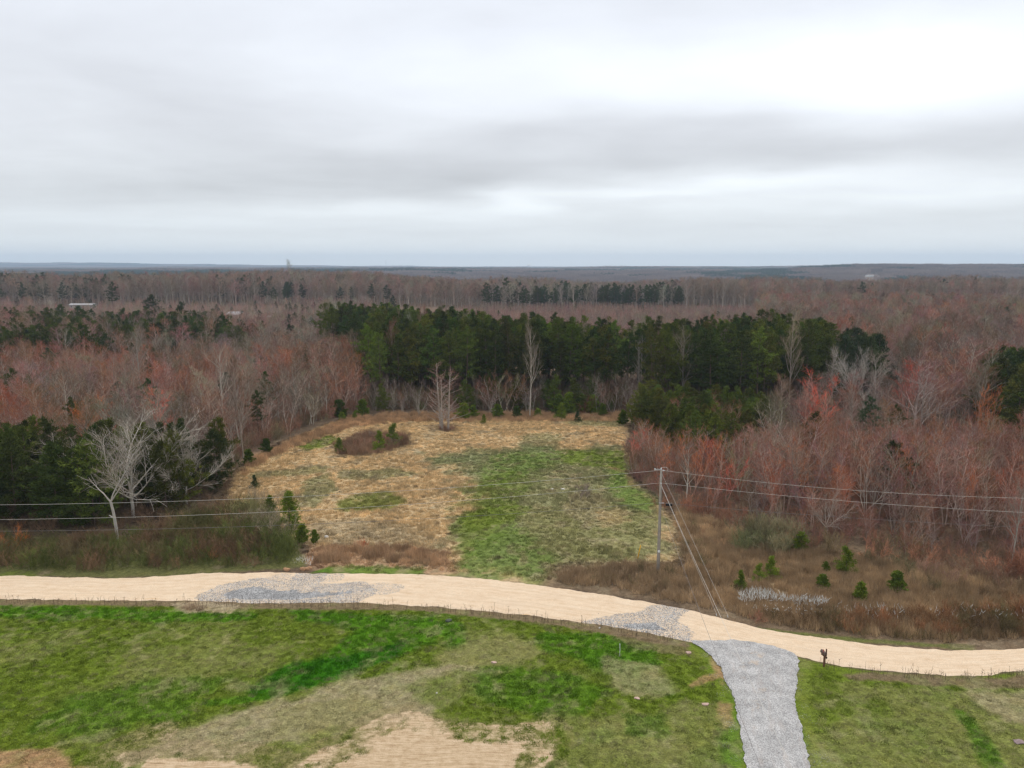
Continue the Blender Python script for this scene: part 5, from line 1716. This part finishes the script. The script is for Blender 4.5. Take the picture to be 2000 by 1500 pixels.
M_POLE = plain("weathered_pole_wood", (.33, .29, .24), .9, .35, 3)
M_STEEL = plain("galvanised_steel", (.46, .46, .45), .5, .15, 8)
M_PORC = plain("insulator_porcelain", (.62, .62, .60), .4, .1, 8)
M_BLACK = plain("black_rubber", (.012, .012, .013), .6, .2, 8)
M_WIRE = plain("aluminium_wire", (.56, .52, .46), .5, .1, 3)
M_CABLE = plain("dark_cable", (.20, .18, .17), .6, .1, 3)
M_YEL = plain("yellow_plastic", (.72, .38, .02), .5, .12, 4)
M_WHITE = plain("white_paint", (.78, .77, .74), .6, .1, 4)
M_BROWN = plain("brown_post_wood", (.16, .075, .045), .85, .35, 6)
M_RUST = plain("rusty_box_steel", (.13, .085, .07), .6, .35, 9)
M_RED = plain("red_flag", (.48, .06, .045), .5, .1, 4)
M_ROCK = plain("pale_rock", (.66, .62, .56), .9, .25, 5)
M_PROCK = plain("pinkish_rock", (.52, .36, .29), .9, .3, 5)

# utility pole
PX, PY = G(1285, 1120)
PH = 10.55
pole = empty("utility_pole", (PX, PY, 0))
tag(pole, "weathered grey wooden utility pole at the field's right edge carrying the lines", "utility pole")
MB().tube([(0, 0, -.6), (0, 0, 2), (.01, 0, 5), (0, 0, 8), (.01, 0, PH)], [.165, .155, .14, .125, .11], 14).build("shaft", M_POLE, pole, smooth=True)
MB().tube([(-.60, 0, PH - .02), (-.35, 0, PH + .04), (0, 0, PH + .02), (.1, 0, PH + .02)], .035, 8).build("bracket_arm", M_STEEL, pole)
MB().tube([(-.60, 0, PH - .08), (-.60, 0, PH - .02), (-.60, 0, PH + .05), (-.60, 0, PH + .10), (-.60, 0, PH + .14)], [.03, .07, .05, .065, .03], 10).build("insulator", M_PORC, pole)
MB().tube([(0, 0, PH), (0, 0, PH + .06), (0, 0, PH + .14), (0, 0, PH + .2)], [.04, .08, .06, .03], 10).build("insulator", M_PORC, pole)
MB().tube([(.14, 0, PH - .08), (.2, 0, PH - .08), (.27, 0, PH - .09), (.36, 0, PH - .1)], [.03, .065, .05, .03], 10).build("insulator", M_PORC, pole)
MB().tube([(0, 0, PH + .18), (.2, 0, PH + .24), (.42, 0, PH + .25), (.6, 0, PH + .16), (.66, 0, PH + .02), (.62, 0, PH - .1)], .018, 6).build("jumper_wire", M_WIRE, pole)
MB().tube([(0, -.12, PH - 1.32), (0, -.2, PH - 1.32)], [.06, .06], 10).build("neutral_spool", M_PORC, pole)
MB().tube([(0, -.15, 2.35), (0, -.185, 2.35)], [.13, .13], 14).build("number_tag", M_WHITE, pole)
MB().tube([(.13, -.1, .0), (.125, -.1, 4), (.10, -.09, PH - .2)], .014, 5).build("ground_wire", M_CABLE, pole)
MB().box((.1, -.14, PH - 3.3), (.5, .05, .06)).build("cable_bracket", M_STEEL, pole)


def plan_z(u, v, A, B):
    """height and place where the view line through (u, v) meets the upright plane over the line A-B"""
    d = ray(u, v)
    n = np.array([B[1] - A[1], A[0] - B[0]])
    t = (n @ np.array(A)) / (n @ d[:2])
    p = d * t
    s = ((p[:2] - np.array(A)) @ (np.array(B) - np.array(A))) / np.sum((np.array(B) - np.array(A)) ** 2)
    return s, CAMZ + p[2]


def wire(name, pix, A, B, r, m, label, cat, s0=0.0, s1=1.5, z0=None, group=None):
    S, Z = zip(*[plan_z(u, v, A, B) for u, v in pix])
    S, Z = list(S), list(Z)
    w = [1.0] * len(S)
    if z0 is not None:
        S.insert(0, 0.0), Z.insert(0, z0), w.insert(0, 6.0)
    k = np.polyfit(S, Z, 2, w=w)
    pts = []
    for s in np.linspace(s0, s1, 34):
        p = np.array(A) + (np.array(B) - np.array(A)) * s
        pts.append((p[0], p[1], float(np.polyval(k, s))))
    o = MB().tube(pts, r, 6).build(name, m, smooth=True)
    tag(o, label, cat, group)
    return pts


PA = (PX, PY)
LB, RB = (-45.6, 65.1), (46.8, 67.0)
GW = "power and cable lines on the utility pole"
wire("power_line", [(1000, 943), (650, 966), (350, 980), (0, 985.5)], PA, LB, .0125, M_WIRE, "topmost bare wire running left from the utility pole", "power line", z0=PH - .05, group=GW)
wire("power_line", [(1000, 970), (650, 993.5), (350, 1008), (0, 1014.5)], PA, LB, .0125, M_WIRE, "middle wire running left from the utility pole", "power line", z0=PH - 1.32, group=GW)
wire("cable_line", [(1000, 1002), (700, 1020), (350, 1033), (0, 1037)], PA, LB, .013, M_CABLE, "lowest dark cable running left from the utility pole", "cable", z0=PH - 3.3, group=GW)
wire("power_line", [(1597, 952), (2000, 973)], PA, RB, .0125, M_WIRE, "topmost bare wire running right from the utility pole", "power line", z0=PH - .05, group=GW)
wire("power_line", [(1597, 974), (2000, 1001)], PA, RB, .0125, M_WIRE, "middle wire running right from the utility pole", "power line", z0=PH - 1.32, group=GW)
wire("cable_line", [(1597, 1007), (2000, 1030)], PA, RB, .013, M_CABLE, "lowest dark cable running right from the utility pole", "cable", z0=PH - 3.3, group=GW)
for (u, v), z0, lab, m in (((1490, 1500), PH - 3.45, "dark service cable crossing the road from the pole over the driveway", M_CABLE), ((1552, 1500), PH - 1.4, "pale service wire crossing the driveway diagonally from the pole", M_WIRE)):
    q = ray(u, v)
    t = (z0 - .1 - CAMZ) / q[2]
    e = q * t
    A_, B_ = np.array([PX, PY, z0]), np.array([e[0], e[1], z0 - .1])
    pts = []
    for s in np.linspace(0, 1.25, 24):
        p = A_ + (B_ - A_) * s
        pts.append((p[0], p[1], p[2] - .35 * 4 * (s / 1.25) * (1 - s / 1.25)))
    tag(MB().tube(pts, .011, 6).build("service_wire", m, smooth=True), lab, "service wire", GW)
for (u, v), z0, lab in (((1400, 1203), PH - 1.5, "lower guy wire from the utility pole down to the road edge"), ((1422, 1206), PH - .25, "upper guy wire from the utility pole top down to the road edge")):
    gx, gy = G(u, v)
    g = empty("guy_wire", (gx, gy, 0))
    tag(g, lab, "guy wire", "guy wires holding the utility pole")
    MB().tube([(0, 0, .12), (PX - gx, PY - gy, z0)], .0105, 6).build("strand", M_WIRE, g)
    dx, dy = (PX - gx), (PY - gy)
    l = math.hypot(dx, dy)
    MB().tube([(-dx / l * .25, -dy / l * .25, -.25), (0, 0, .0), (dx / l * .12, dy / l * .12, .14)], [.02, .02, .035], 7).build("anchor_rod", M_STEEL, g)
sx, sy = np.array(PA) + (np.array(RB) - np.array(PA)) * .026
sb = empty("splice_box", (sx, sy, PH - 3.48))
tag(sb, "black splice box hanging on the lowest cable right of the pole", "splice box")
MB().tube([(-.33, 0, 0), (-.29, 0, 0), (.29, 0, -.02), (.33, 0, -.02)], [.06, .125, .125, .06], 12).build("case", M_BLACK, sb, smooth=True)
for dx in (-.2, .2):
    MB().box((dx, 0, .15), (.03, .03, .12)).build("hanger", M_STEEL, sb)

# yellow guy marker, white stake
x, y = G(1245, 1092)
o = MB().tube([(0, 0, -.1), (.14, .02, .7), (.30, .03, 1.5)], [.055, .05, .045], 8).build("marker_post", M_YEL, smooth=True)
o.location = (x, y, 0)
tag(o, "leaning orange-yellow plastic marker post left of the utility pole", "marker post")
x, y = G(1210, 1284)
o = MB().tube([(0, 0, -.1), (.02, 0, .6), (.0, 0, 1.15)], [.022, .02, .018], 7).build("stake", M_WHITE, smooth=True)
o.location = (x, y, 0)
tag(o, "thin white survey stake in the lawn below the road", "stake")
x, y = G(1050, 1080)

# mailbox
x, y = G(1609, 1302)
mb = empty("mailbox", (x, y, 0), rad(12))
tag(mb, "rusty mailbox with red flag on a brown wooden post beside the driveway", "mailbox")
MB().box((0, 0, .45), (.11, .11, 1.3)).build("post", M_BROWN, mb, .008)
MB().box((-.02, .08, .86), (.09, .55, .09)).build("support_arm", M_BROWN, mb, .006)
prof = [(-.11, 0)] + [(.11 * math.cos(t), .12 + .11 * math.sin(t)) for t in np.linspace(math.pi, 0, 9)] + [(.11, 0)]
body = MB().prism(prof[::-1], .50, (-.02, .08, 1.0)).build("box_body", M_RUST, mb, .006)
MB().prism([(q[0] * 1.06, q[1] * 1.04) for q in prof[::-1]], .02, (-.02, .345, .998)).build("box_door", M_BLACK, mb)
f = MB().box((-.145, -.02, 1.30), (.015, .03, .26)).box((-.145, -.06, 1.38), (.015, .11, .09)).build("flag", M_RED, mb)
MB().box((.12, -.02, 1.12), (.07, .08, .62)).build("back_board", M_BROWN, mb, .006)
MB().tube([(.10, -.12, .76), (.10, .12, .76)], .075, 10).build("newspaper_tube", M_BLACK, mb)


def rock(u, v, s, m, lab, name="rock", cat="rock", group="rocks lying in the grass"):
    rr = np.random.default_rng(int(u * 7 + v))
    import bmesh
    bm = bmesh.new()
    bmesh.ops.create_icosphere(bm, subdivisions=2, radius=1.0)
    for q in bm.verts:
        k = 1 + .28 * math.sin(q.co.x * 3.1 + u) * math.cos(q.co.y * 2.7 + v) + rr.normal(0, .06)
        q.co = Vector((q.co.x * s[0] * k, q.co.y * s[1] * k, q.co.z * s[2] * k + s[2] * .45))
    me = bpy.data.meshes.new(name)
    bm.to_mesh(me)
    bm.free()
    me.materials.append(m)
    o = link(name, me)
    x, y = G(u, v)
    o.location = (x, y, float(terrain(np.array([x]), np.array([y]))[0]))
    return tag(o, lab, cat, group)


rock(637, 1051, (.22, .18, .22), M_ROCK, "white rock at the field's lower left corner beside the young pines")
rock(1099, 956, (.28, .2, .10), M_ROCK, "flat white rock in the middle of the field left of the grey bush")
rock(1078, 956, (.22, .15, .08), M_ROCK, "smaller flat pale rock left of the other one in mid field")
rock(833, 966, (.16, .12, .10), M_ROCK, "small white rock among the tan grass clods")
rock(1244, 1366, (.22, .16, .07), M_PROCK, "pinkish flat rock in the lawn between the stake and the driveway")
rock(965, 1294, (.22, .14, .07), M_PROCK, "pinkish clod in the lawn below the road's middle")
rock(1345, 1276, (.24, .18, .10), M_PROCK, "pale pink stone at the top left corner of the driveway")
rock(1378, 1377, (.28, .16, .08), M_PROCK, "orange-pink clod of soil left of the driveway")
rock(853, 1354, (.07, .06, .06), M_ROCK, "tiny white stone in the grass above the bare soil")
rock(876, 1214, (.3, .2, .16), plain("dark_rock", (.10, .11, .08), .9), "dark stony clump just below the road left of centre")
rock(1171, 1227, (.08, .07, .07), M_ROCK, "white pebble on the lower road verge beside the spilled gravel")
for (u, v, lab) in ((603, 1112, "largest of the orange clay lumps at the road's upper edge"), (592, 1113, "orange clay lump left of the largest at the road's upper edge"), (560, 1114, "low pale lump at the road's upper edge below the brush")):
    rock(u, v, (.35, .25, .2), plain("clay", (.42, .24, .13), .95, .3), lab, "clay_lump", "clay lump", "clay lumps at the road's upper edge")
rock(1990, 1448, (.42, .26, .10), plain("rubble", (.27, .20, .19), .9, .35), "flat reddish-grey stone in the lawn at the lower right edge")


# ------------------------------------------------------------------ buildings among the trees
M_ROOFL = plain("pale_roof_metal", (.34, .32, .31), .6, .15, 1)
M_ROOFG = plain("grey_shingle", (.36, .34, .33), .8, .2, 2)
M_SIDE = plain("weathered_siding", (.40, .37, .32), .8, .25, 1.5)
M_GLASS = plain("window_glass", (.03, .035, .04), .2, .1, 1)


def house(name, x, y, z, w, d, wall, roof, rz, mw, mr, label, cat, windows=4, group=None, over=.4):
    e = empty(name, (x, y, z), rz)
    tag(e, label, cat, group)
    MB().box((0, 0, wall / 2 - .1), (w, d, wall + .2)).build("wall", mw, e)
    t = .18
    pr = [(-(d / 2 + over), wall - .05), (0, wall + roof), (d / 2 + over, wall - .05), (d / 2 + over, wall - .05 + t), (0, wall + roof + t), (-(d / 2 + over), wall - .05 + t)]
    MB().prism(pr, w + 2 * over, (0, 0, 0), math.pi / 2).build("roof", mr, e)
    gp = [(-(d / 2 - .02), wall + .1), (d / 2 - .02, wall + .1), (0, wall + roof - .03)]
    MB().prism(gp, w - .06, (0, 0, 0), math.pi / 2).build("gable", mw, e)
    for i in range(windows):
        wx = -w / 2 + w * (i + .6) / (windows + .2)
        if i == windows // 2:
            q = MB().box((wx, -d / 2 - .02, 1.0), (1.0, .08, 2.0)).build("door", M_BROWN, e)
            MB().tube([(wx + .35, -d / 2 - .07, 1.0), (wx + .35, -d / 2 - .13, 1.0)], .04, 8).build("handle", M_STEEL, q)
        else:
            q = MB().box((wx, -d / 2 - .01, wall * .58), (1.1, .06, 1.0)).build("window", M_WHITE, e)
            MB().box((wx, -d / 2 - .045, wall * .58), (.92, .03, .82)).build("pane", M_GLASS, q)
    return e


def zt(x, y):
    return float(terrain(np.array([x]), np.array([y]))[0])


x, y = G(163, 607)
house("mobile_home", x, y, zt(x, y), 15.5, 5, 2.5, .9, rad(4), M_SIDE, M_ROOFL, "long low mobile home with pale roof among far trees at left", "mobile home", 6)
x, y = G(463, 627)
house("house", x, y, zt(x, y), 9.0, 7.5, 3.3, 1.5, rad(-22), M_SIDE, M_ROOFL, "weathered pale house with light roof among far trees, left of centre", "house", 4)
x, y = G(531, 628)
house("shed", x, y, zt(x, y), 5.0, 3.0, 2.0, .6, rad(10), M_SIDE, M_ROOFL, "small pale open shed right of the weathered house", "shed", 2)
for i, (u, v, d) in enumerate(FARB):
    x = (u - 1000) / FPX * d / 1.0
    z = max(zt(x, d), float(far_z(u, v, d)))
    big = i == 0
    e = house("barn" if big else "warehouse", x, d, zt(x, d), 13 * d / 1482 if big else 9 * d / 1482, 12, 2.6 * d / 1482, 1.2 * d / 1482, rad((8, 0, 15, -10, 5)[i]), M_WHITE, M_WHITE if not big else M_ROOFL,
              ("white long barn in the hazy woods near the right skyline", "leftmost of the tiny white warehouses near the horizon", "second tiny white warehouse from the left near the horizon",
               "third tiny white warehouse from the left near the horizon", "rightmost of the tiny white warehouses near the horizon")[i], "barn" if big else "warehouse", 5, None if big else "white warehouses near the horizon")
# radio mast and water tower on the horizon
d = 5200.0
x = (757 - 1000) / FPX * d
z = zt(x, d)
mt = empty("radio_mast", (x, d, z))
tag(mt, "thin radio mast standing on the horizon left of centre", "radio mast")
MB().tube([(0, 0, 0), (0, 0, 30 + 35 - z)], [1.1, .7], 4).build("lattice_shaft", M_STEEL, mt)
MB().tube([(0, 0, 65 - z), (0, 0, 72 - z)], .35, 5).build("antenna", M_STEEL, mt)
d = 5600.0
x = (1032 - 1000) / FPX * d
z = zt(x, d)
wt = empty("water_tower", (x, d, z))
tag(wt, "tiny pale water tower standing on the horizon right of centre", "water tower")
top = 40 - z
MB().tube([(0, 0, top - 9), (0, 0, top - 8), (0, 0, top - 5), (0, 0, top - 2), (0, 0, top)], [3, 7, 9.5, 7, 2], 14).build("tank", M_WHITE, wt)
for a in range(4):
    MB().tube([(6.5 * math.cos(a * 1.571), 6.5 * math.sin(a * 1.571), 0), (5.5 * math.cos(a * 1.571), 5.5 * math.sin(a * 1.571), top - 7)], .5, 5).build("leg", M_WHITE, wt)

# ------------------------------------------------------------------ haze
hz = MB().box((0, 4650, 62), (13900, 10300, 150)).build("haze", None) if False else None
me = bpy.data.meshes.new("haze")
b = MB().box((0, 4200, 55), (15000, 11000, 210))
me.from_pydata(b.V, [], b.F)
m = bpy.data.materials.new("haze_air")
m.use_nodes = True
T = NT(m.node_tree)
pv = T.n('ShaderNodeVolumePrincipled')
pv.inputs['Color'].default_value = (.64, .81, 1.0, 1)
pv.inputs['Density'].default_value = HAZE_DENSITY
pv.inputs['Anisotropy'].default_value = 0.2
T.put(T.n('ShaderNodeOutputMaterial').inputs['Volume'], pv.outputs[0])
me.materials.append(m)
hz = link("haze", me)
tag(hz, "thin bluish haze in the air over the far woods", "haze", kind='stuff')
